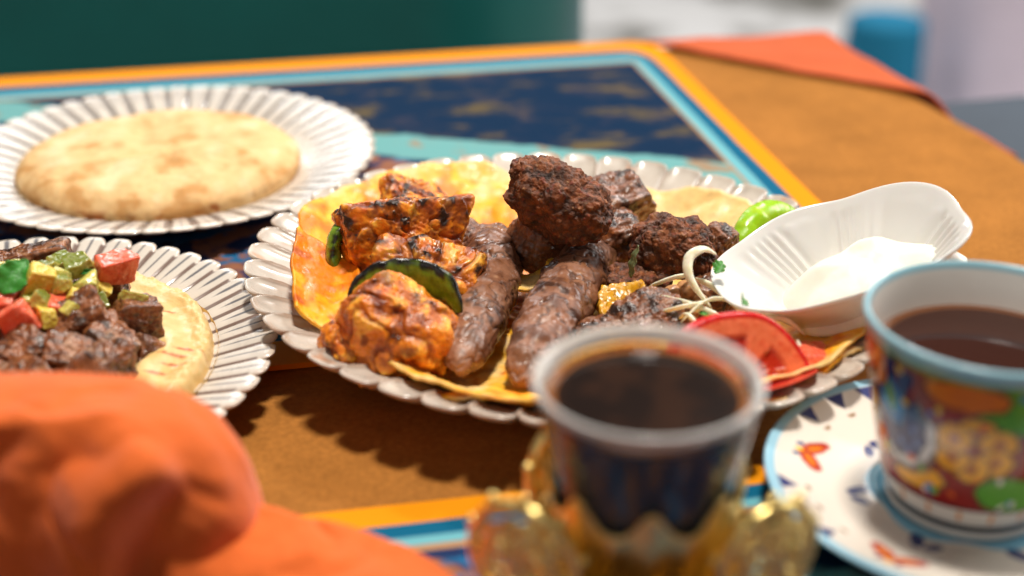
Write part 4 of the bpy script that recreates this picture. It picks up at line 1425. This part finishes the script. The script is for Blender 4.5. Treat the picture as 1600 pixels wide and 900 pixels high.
# ================================================================== COFFEE CUP
CC = np.array([3.85, 35.0, 0.3])
cup = empty("coffee_glass", CC)


def cup_r(z):
    return np.interp(z, [1.4, 2.0, 4.0, 6.0, 8.0, 8.7], [1.75, 1.95, 2.35, 2.72, 3.08, 3.22])


zo = np.linspace(1.5, 8.44, 40)
outp = np.c_[cup_r(zo), zo]
inn = np.c_[cup_r(zo[::-1]) - 0.24, zo[::-1]]
inn = inn[inn[:, 1] > 2.0]
pr = np.vstack([[(0.01, 1.35), (1.5, 1.36)], outp, inn, [(1.4, 1.95), (0.01, 1.95)]])
R, TH, Z, S, F = lathe(pr, 128)
mesh("glass_body", polar(R, TH, Z), F[:, ::-1], MAT["glass"], cup)
lipc = spline([(cup_r(8.45) - 0.22, 8.45), (cup_r(8.6) - 0.20, 8.62), (cup_r(8.7) - 0.12, 8.78), (cup_r(8.7) + 0.0, 8.84), (cup_r(8.7) + 0.08, 8.78), (cup_r(8.6) + 0.08, 8.62), (cup_r(8.45), 8.45)], 36)
R, TH, Z, S, F = lathe(lipc, 128)
mesh("lip", polar(R, TH, Z), F[:, ::-1], MAT["lip"], cup)
# coffee
zz = np.linspace(1.97, 8.19, 30)
cp = np.vstack([[(0.01, 1.96)], np.c_[cup_r(zz) - 0.225, zz], [(2.83, 8.22)], np.c_[np.linspace(2.68, 0.01, 40), np.full(40, 8.20)]])
R, TH, Z, S, F = lathe(cp, 200)
V = polar(R, TH, Z)
nz = fbm(np.c_[V[:, :2] / 1.3, 0 * R], 3, 6)
surf = (Z > 8.15)
col = np.tile(L(22, 13, 9), (len(V), 1))
col = np.where(surf[:, None], mix(np.tile(L(26, 14, 9), (len(V), 1)), L(50, 28, 16), np.clip(ss(-0.2, 0.3, nz) * 0.7 + 0.6 * ss(2.2, 2.85, R), 0, 1)), col)
col = np.where((surf & (R > 2.66))[:, None], L(140, 84, 40), col)
o = mesh("coffee", V, F[:, ::-1], MAT["coffee"], loc=None, col=col)
o.location = Vector(CC) * CM
tag(o, "black coffee filling the glass in the gold holder", "coffee")
tag(cup, "small clear coffee glass with thick pale rim standing in gold holder", "glass")

# gold filigree holder
hold = empty("cup_holder", CC)
zz = np.linspace(0.9, 5.2, 26)
sleeve_o = np.c_[cup_r(zz) + 0.16, zz]
pr = np.vstack([[(0.01, 0.0), (2.6, 0.0), (2.75, 0.12), (2.6, 0.28), (1.7, 0.42), (1.2, 0.65), (1.5, 0.88)], sleeve_o, [(cup_r(5.25) + 0.10, 5.25), (cup_r(5.1) + 0.05, 5.1)],
                np.c_[cup_r(zz[::-1]) + 0.05, zz[::-1]][6:], [(1.85, 1.3), (0.01, 1.3)]])
R, TH, Z, S, F = lathe(pr, 240)
crown = 0.5 + 0.5 * np.cos(8 * TH)
Z = Z + 0.9 * crown ** 2 * ss(3.6, 5.2, Z)
R = R + 0.07 * crown * ss(1.5, 3.0, Z) + 0.05 * np.cos(16 * TH) * ss(0.9, 1.6, Z) * (R > 1.0) + 0.10 * ss(3.6, 5.0, Z)
mesh("sleeve", polar(R, TH, Z), F[:, ::-1], MAT["gold"], hold)


def join(parts):
    Vs, Fs, o_ = [], [], 0
    for V_, F_ in parts:
        Vs.append(V_)
        Fs.append(F_ + o_)
        o_ += len(V_)
    return np.vstack(Vs), np.vstack(Fs)


def ball(c, r, sub=3):
    D, T = ico(sub)
    T4 = np.c_[T, T[:, 2]]
    return D * r + np.array(c), T


def scroll(c, r0, turns, a0, sgn=1, n=40):
    t = np.linspace(0, 1, n)
    a = a0 + sgn * turns * 2 * np.pi * t
    r = r0 * (1 - 0.85 * t)
    return np.c_[c[0] + r * np.cos(a), c[1] + r * np.sin(a)]


def lobe_wires():
    """filigree lobe in its own plane: s sideways, h height"""
    w = []
    t = np.linspace(-1.15, np.pi + 1.15, 60)
    w.append((np.c_[1.75 * np.cos(t), 2.5 + 1.65 * np.sin(t)], 0.17))
    t = np.linspace(-0.6, np.pi + 0.6, 40)
    w.append((np.c_[1.25 * np.cos(t), 2.55 + 1.15 * np.sin(t)], 0.10))
    for s in (-1, 1):
        a = scroll((s * 0.62, 2.75), 0.56, 1.6, np.pi / 2, s)
        w.append((a, 0.11))
        b = scroll((s * 0.75, 1.45), 0.62, 1.7, -np.pi / 2, -s)
        w.append((b, 0.12))
        w.append((spline([(s * 0.15, 0.6), (s * 0.5, 0.95), (s * 1.3, 1.2), (s * 1.7, 1.9)], 24), 0.13))
        w.append((scroll((s * 1.28, 2.25), 0.36, 1.4, 0.3, -s), 0.10))
        w.append((scroll((s * 0.30, 3.55), 0.34, 1.3, -0.6, s), 0.10))
        w.append((scroll((s * 0.30, 1.95), 0.32, 1.3, 2.2, -s), 0.10))
        w.append((scroll((s * 1.05, 3.25), 0.30, 1.3, 1.2, s), 0.09))
    w.append((spline([(0, 0.5), (0, 1.5), (0, 2.4), (0, 3.6)], 24), 0.10))
    return w


for ka, kf in ((207, 238), (333, 302), (62, 62), (118, 118)):
    a, af = rad(ka), rad(kf)
    parts = []

    def place(sh):
        s_, h = sh[:, 0], sh[:, 1]
        q = h / 4.2
        ro = 3.2 + 1.0 * np.sin(np.clip(q, 0, 1) * np.pi * 0.75)
        bulge = -0.16 * s_ ** 2
        x = ro * math.cos(a) - s_ * math.sin(af) + bulge * math.cos(af)
        y = ro * math.sin(a) + s_ * math.cos(af) + bulge * math.sin(af)
        return np.c_[x, y, h * 1.27 + 0.3]
    for sh, rw in lobe_wires():
        parts.append(ttube(place(sh), rw * 1.25, 10))
    V, F = join(parts)
    nb = []
    lw = mesh("filigree_lobe", V, F, MAT["gold"], hold)
    bp = []
    for tt in np.linspace(-0.9, np.pi + 0.9, 9):
        q = place(np.array([[1.98 * math.cos(tt), 2.5 + 1.9 * math.sin(tt)]]))[0]
        bp.append(ball(q, 0.17))
    V, F = join(bp)
    mesh("bead_edge", V, F, MAT["gold"], lw)
pr = spline([(1.6, 0.45), (2.6, 0.6), (3.1, 1.2), (3.3, 2.2), (3.42, 3.2), (3.36, 3.24), (3.2, 2.2), (2.95, 1.3), (2.5, 0.75), (1.6, 0.6)], 60)
R, TH, Z, S, F = lathe(pr, 160)
Z = Z + 0.35 * np.abs(np.sin(6 * TH)) * ss(2.2, 3.2, Z)
mesh("bowl", polar(R, TH, Z), F, MAT["gold"], hold)  # added backing behind the lobes, so their openings read as shadowed
# lower ring carrying the lobes
t = np.linspace(0, 2 * np.pi, 120)
for rr_, zz_, rw in ((3.5, 0.55, 0.2), (2.9, 0.35, 0.16)):
    P = np.c_[rr_ * np.cos(t), rr_ * np.sin(t), np.full(120, zz_)]
    V, F = ttube(P, rw, 12)
    mesh("ring", V, F, MAT["gold"], hold)
tag(hold, "gold filigree cup holder with scrolled openwork lobes", "cup holder")

# ================================================================== TEA CUP
TCN = np.array([15.6, 41.0, 0.3])
sau = empty("saucer", TCN)
top = spline([(0.01, 0.75), (2.2, 0.75), (2.9, 0.72), (3.15, 0.9), (3.5, 0.85), (4.6, 0.95), (5.8, 1.2), (6.8, 1.52), (7.15, 1.62), (7.25, 1.56)], 120)
bot = spline([(7.25, 1.56), (7.1, 1.42), (6.0, 1.0), (4.6, 0.62), (3.6, 0.4), (3.4, 0.05), (3.1, 0.0), (2.9, 0.2), (0.01, 0.3)], 40)
R, TH, Z, S, F = lathe(np.vstack([top, bot[1:]]), 720)
V = polar(R, TH, Z)
ist = np.arange(len(R)) < 120 * 720
col = np.tile(L(228, 218, 206), (len(R), 1))
X_, Y_ = V[:, 0], V[:, 1]


def blob(col, X_, Y_, cx, cy, rx, ry, ang, c, msk=1.0, wob=0.25, seed=1, soft=0.25):
    a = rad(ang)
    lim = 1.5 * max(rx, ry) + 0.05
    near = (np.abs(X_ - cx) < lim) & (np.abs(Y_ - cy) < lim)
    if not near.all():
        k_ = np.nonzero(near)[0]
        if len(k_):
            col = col.copy()
            mk = msk[k_] if isinstance(msk, np.ndarray) else msk
            col[k_] = blob(col[k_], X_[k_], Y_[k_], cx, cy, rx, ry, ang, c, mk, wob, seed, soft)
        return col
    dx, dy = X_ - cx, Y_ - cy
    u = (dx * math.cos(a) + dy * math.sin(a)) / rx
    v = (-dx * math.sin(a) + dy * math.cos(a)) / ry
    d = np.hypot(u, v) + wob * noise(np.c_[X_ * 2.2, Y_ * 2.2, 0 * X_ + seed], seed)
    return mix(col, c, ss(1.0, 1.0 - soft, d) * msk)


NAVY, SKY, RED, ORG, GRN, DKR, YEL = L(28, 44, 110), L(122, 186, 214), L(176, 40, 28), L(222, 120, 24), L(88, 164, 40), L(142, 24, 20), L(248, 178, 22)
im = ist * 1.0
# centre pool of sky blue with navy leaves
col = mix(col, SKY, ss(3.45, 3.35, R + 0.15 * np.sin(6 * TH)) * im)
for k in range(7):
    a = 2 * np.pi * k / 7 + 0.42
    b = rad(158) + 2 * np.pi * (k % 5) / 5
    # leaves near the cup foot
    col = blob(col, X_, Y_, 3.85 * math.cos(a), 3.85 * math.sin(a), 0.52, 0.30, math.degrees(a) + 30, NAVY, im, seed=k)
    col = blob(col, X_, Y_, 3.95 * math.cos(a + .16), 3.95 * math.sin(a + .16), 0.42, 0.22, math.degrees(a) - 40, NAVY, im, seed=k + 9)
    # butterflies / flowers on the rim zone
    r_ = 5.55
    fx, fy = r_ * math.cos(b), r_ * math.sin(b)
    ex, ey = -math.sin(b), math.cos(b)
    for s in (-1, 1):
        col = blob(col, X_, Y_, fx + s * 0.42 * ex, fy + s * 0.42 * ey, 0.78, 0.34, math.degrees(b) + 90 + s * 38, RED, im, seed=k + 20)
        col = blob(col, X_, Y_, fx + s * 0.40 * ex, fy + s * 0.40 * ey, 0.5, 0.17, math.degrees(b) + 90 + s * 38, ORG, im, seed=k + 21)
        col = blob(col, X_, Y_, fx + 0.55 * math.cos(b) + s * .35 * ex, fy + 0.55 * math.sin(b) + s * .35 * ey, 0.2, 0.12, 20, NAVY, im, seed=k + 25)
    col = blob(col, X_, Y_, fx + 0.5 * math.cos(b), fy + 0.5 * math.sin(b), 0.2, 0.14, 0, YEL, im, seed=k + 22)
    # navy triangles under the blue rim
    for dd in (-0.36, -0.62, 0.42):
        q = b + dd
        an = np.arctan2(np.sin(TH - q), np.cos(TH - q)) * R
        tri = ss(0.0, 0.08, (R - 6.05) * 0.62 - np.abs(an)) * ss(6.86, 6.78, R)
        col = mix(col, NAVY, tri * im * 0.95)
        col = blob(col, X_, Y_, 5.75 * math.cos(q), 5.75 * math.sin(q), 0.1, 0.22, math.degrees(q), L(150, 120, 90), im, seed=k + 30)
col = mix(col, L(150, 196, 216), ss(6.78, 6.9, R) * 1.0)
mesh("dish", V * np.array([0.95, 0.95, 1.0]), F, MAT["painted"], sau, col=col)
tag(sau, "painted saucer with light blue rim and navy triangles", "saucer")

tcp = empty("tea_cup", TCN + np.array([0, 0, 0.75]))
outp = spline([(0.01, 0.30), (2.2, 0.30), (2.45, 0.05), (2.7, 0.05), (2.66, 0.4), (2.85, 0.85), (3.05, 1.4), (3.26, 2.4), (3.54, 3.8), (3.84, 5.4), (4.05, 6.6), (4.12, 6.95)], 160)
inn = spline([(4.12, 6.95), (4.04, 7.06), (3.92, 6.98), (3.78, 6.4), (3.52, 5.0), (3.2, 3.4), (2.86, 1.8), (2.4, 0.9), (0.01, 0.75)], 60)
R, TH, Z, S, F = lathe(np.vstack([outp, inn[1:]]), 720)
V = polar(R, TH, Z)
iso = (np.arange(len(R)) < 160 * 720) * 1.0
col = np.tile(L(232, 226, 218), (len(R), 1))
U_ = np.degrees(TH)                       # degrees; the viewer sees about 180..280
Uc = U_ / 180 * np.pi * 3.6               # arc length, cm
HH = Z
body = ss(1.35, 1.42, HH) * ss(6.52, 6.45, HH) * iso
col = mix(col, DKR, body)
rep = [0, 3.77, 7.54, 11.31, 15.08, 18.85]


def rp(col, u, h, rx, ry, ang, c, seed, m=None):
    for i in range(3):
        if rx > 0.3 and c is not DKR:
            col = blob(col, (Uc - u - i * 7.54 + 11.31) % 22.62 - 11.31, HH, 0, h, rx + 0.07, ry + 0.07, ang, L(30, 20, 40), body if m is None else m, wob=0.22, seed=seed + i, soft=0.10)
        col = blob(col, (Uc - u - i * 7.54 + 11.31) % 22.62 - 11.31, HH, 0, h, rx, ry, ang, c, body if m is None else m, wob=0.22, seed=seed + i, soft=0.12)
    return col


# green ground patches, yellow flowers, blue paisleys with white outline
u0 = 13.0
col = rp(col, u0 + 3.9, 5.6, 1.5, 0.9, 10, GRN, 41)
col = rp(col, u0 + 4.4, 2.1, 1.5, 0.75, -12, GRN, 44)
col = rp(col, u0 + 2.3, 5.9, 1.3, 0.55, 0, ORG, 47)
for du, dh in ((0, 0.75), (0.7, 0.35), (0.7, -0.4), (0, -0.75), (-0.65, -0.4), (-0.65, 0.35)):
    col = rp(col, u0 + 2.75 + du, 3.9 + dh, 0.62, 0.58, 0, YEL, 50)
for du, dh in ((0, 0.75), (0.7, 0.35), (0.7, -0.4), (0, -0.75), (-0.65, -0.4), (-0.65, 0.35)):
    col = rp(col, u0 + 2.75 + du, 3.9 + dh, 0.2, 0.3, 0, L(190, 110, 16), 52)
col = rp(col, u0 + 2.75, 3.9, 0.3, 0.3, 0, L(150, 62, 14), 53)
col = rp(col, u0 + 0.9, 2.2, 1.1, 0.45, 12, YEL, 55)
col = rp(col, u0 + 5.9, 3.6, 0.9, 0.8, 0, YEL, 56)
col = rp(col, u0 + 0.0, 3.2, 1.6, 0.9, -8, L(120, 70, 20), 54)
col = rp(col, u0 + 0.25, 3.75, 1.35, 1.35, 20, L(236, 236, 236), 57)
col = rp(col, u0 + 0.1, 3.95, 1.15, 1.25, 20, NAVY, 58)
col = rp(col, u0 - 0.5, 5.5, 1.2, 0.8, 20, NAVY, 64)
col = rp(col, u0 - 0.25, 4.7, 0.62, 0.95, 20, L(36, 130, 196), 59)
col = rp(col, u0 - 0.25, 4.85, 0.2, 0.55, 15, L(120, 176, 50), 60)
for du, dh in ((0.5, 3.1), (0.85, 3.5), (0.2, 3.3), (0.7, 3.95)):
    col = rp(col, u0 + du, dh, 0.13, 0.15, 0, L(90, 130, 200), 61)
col = rp(col, u0 - 0.9, 5.6, 0.5, 0.75, 0, ORG, 62)
col = rp(col, u0 - 1.0, 2.8, 0.45, 0.6, 0, ORG, 63)
rs_ = np.random.RandomState(5)
for k in range(26):                      # small petals, dots and leaves between the big motifs
    cc_ = [L(240, 200, 60), L(40, 110, 190), L(236, 232, 224), L(96, 170, 50), L(224, 96, 30)][k % 5]
    col = rp(col, u0 + rs_.uniform(-1.5, 6.0), rs_.choice([1.75, 2.7, 5.0, 5.9]) + rs_.uniform(-0.25, 0.25), rs_.uniform(0.10, 0.22), rs_.uniform(0.08, 0.16), rs_.uniform(0, 180), cc_, 70 + k)
# thin lines, rim band, base band with orange ticks
col = mix(col, L(36, 30, 40), ss(0.07, 0.03, np.abs(HH - 1.38)) * iso)
col = mix(col, L(120, 160, 60), ss(0.10, 0.05, np.abs(HH - 6.46)) * iso)
tick = ss(0.10, 0.06, np.abs((Uc % 1.25) - 0.6)) * ss(0.75, 0.85, HH) * ss(1.3, 1.2, HH) * iso
col = mix(col, L(226, 150, 70), tick)
col = mix(col, L(34, 32, 48), ss(0.62, 0.55, HH) * ss(0.25, 0.35, HH) * iso)
rimz = ss(6.52, 6.58, HH)
inside_rim = (1 - iso) * ss(6.78, 6.88, HH)
col = mix(col, L(152, 198, 212), np.maximum(rimz * iso, inside_rim))
mesh("cup_body", V, F[:, ::-1] * 1, MAT["painted"], tcp, col=col)
tag(tcp, "painted tea cup with flowers and light blue rim on a saucer", "cup")
# tea
zz = np.linspace(0.8, 5.55, 20)
ir = np.interp(zz, [0.75, 0.9, 1.8, 3.4, 5.0, 6.4], [0.5, 2.4, 2.86, 3.2, 3.52, 3.78])
tp = np.vstack([[(0.01, 0.8)], np.c_[ir + 0.012, zz], np.c_[np.linspace(3.5, 0.01, 30), np.full(30, 5.55)]])
R, TH, Z, S, F = lathe(tp, 128)
col = np.tile(L(52, 22, 12), (len(R), 1))
col = np.where(((Z > 5.5) & (R > 3.3))[:, None], L(104, 60, 28), col)
o = mesh("tea", polar(R, TH, Z), F[:, ::-1], MAT["tea"], col=col)
o.location = Vector(TCN + np.array([0, 0, 0.75])) * CM
tag(o, "dark brown tea filling the painted cup", "tea")

# ================================================================== ORANGE NAPKIN
nap = empty("napkin", (-15, 36, 0.3))


def bundle(xs, yc, hb, hf, h, ex, seed, fold_amp):
    """draped roll: superelliptic cross-section swept along x; arrays per station"""
    nx, ns = len(xs), 170
    a = np.linspace(0, np.pi, ns)
    ca, sa = np.cos(a), np.sin(a)
    cy = np.sign(ca) * np.abs(ca) ** (2 / ex)
    cz = np.abs(sa) ** (2 / ex)
    X = np.repeat(xs, ns)
    A = np.tile(a, nx)
    Y = np.repeat(yc, ns) + np.tile(cy, nx) * np.where(np.tile(ca, nx) > 0, np.repeat(hb, ns), np.repeat(hf, ns))
    Z = np.repeat(h, ns) * np.tile(cz, nx)
    P = np.c_[X, Y, Z]
    N = vnormals(P, grid_faces(nx, ns))
    if N[:, 2].mean() < 0:
        N = -N
    front = ss(1.5, 2.3, A)
    wv = X + 0.9 * np.sin(A * 2.3 + 0.4) + 0.7 * fbm(np.c_[X / 4, A * 1.2, 0 * X], 2, seed)
    pleat = 1.1 * np.sin(wv * 0.95 + 0.4) + 0.45 * np.sin(wv * 2.1 + 1.2)
    roll = 0.6 - 1.6 * np.abs(np.sin(A * 2.1 + 0.11 * X + 0.9 + 0.7 * fbm(np.c_[X / 6, A, 0 * X], 2, seed + 5))) + 0.3 * np.sin(A * 4.2 + 0.22 * X + 1.3 * fbm(np.c_[X / 6, A, 0 * X], 2, seed + 4))
    d = fold_amp * (1.0 * pleat * front + 0.6 * roll * (1 - 0.5 * front)) + 0.28 * fbm(np.c_[X / 2.5, Y / 2.5, Z / 2.5], 3, seed + 7) - 0.14 * ss(0.8, 1.0, 1 - np.abs(fbm(np.c_[X / 4.5, Y / 4.5, Z / 4.5] + 3.7, 2, seed + 8)) * 1.8)
    d = d * np.repeat(np.clip(h / h.max(), 0.15, 1), ns)
    P = P + N * d[:, None]
    P[:, 2] = np.maximum(P[:, 2], 0.02)
    return sheet(P, nx, ns, 0.12)


xs = np.linspace(-31, -7.9, 260)
e = np.clip(1 - np.clip((xs + 20) / 12.15, -0.99, 1) ** 8, 0.001, 1) ** 0.42
V, F = bundle(xs, 37.3 - 0.03 * (xs + 18), 3.8 * e, 2.6 * e, 7.2 * e * (1 - 0.010 * (xs + 18)), 3.8, 201, 0.75)
mesh("cloth_bundle", V - np.array([-15, 36, 0.3]) + np.array([0, 0, 0.33]), F, MAT["orange_cloth"], nap)
xs = np.linspace(-10.5, -1.2, 140)
t = (xs + 10.5) / 9.3
e = np.clip(1 - t ** 3.0, 0.001, 1) ** 0.6
V, F = bundle(xs, 37.4 - 0.18 * (xs + 10), 2.0 * e + 0.05, 3.4 * e + 0.1, 2.9 * e * (1 - 0.35 * t) + 0.03, 2.3, 211, 0.35)
mesh("cloth_corner", V - np.array([-15, 36, 0.3]) + np.array([0, 0, 0.33]), F, MAT["orange_cloth"], nap)
tag(nap, "crumpled bright orange cloth napkin in the left foreground", "napkin")
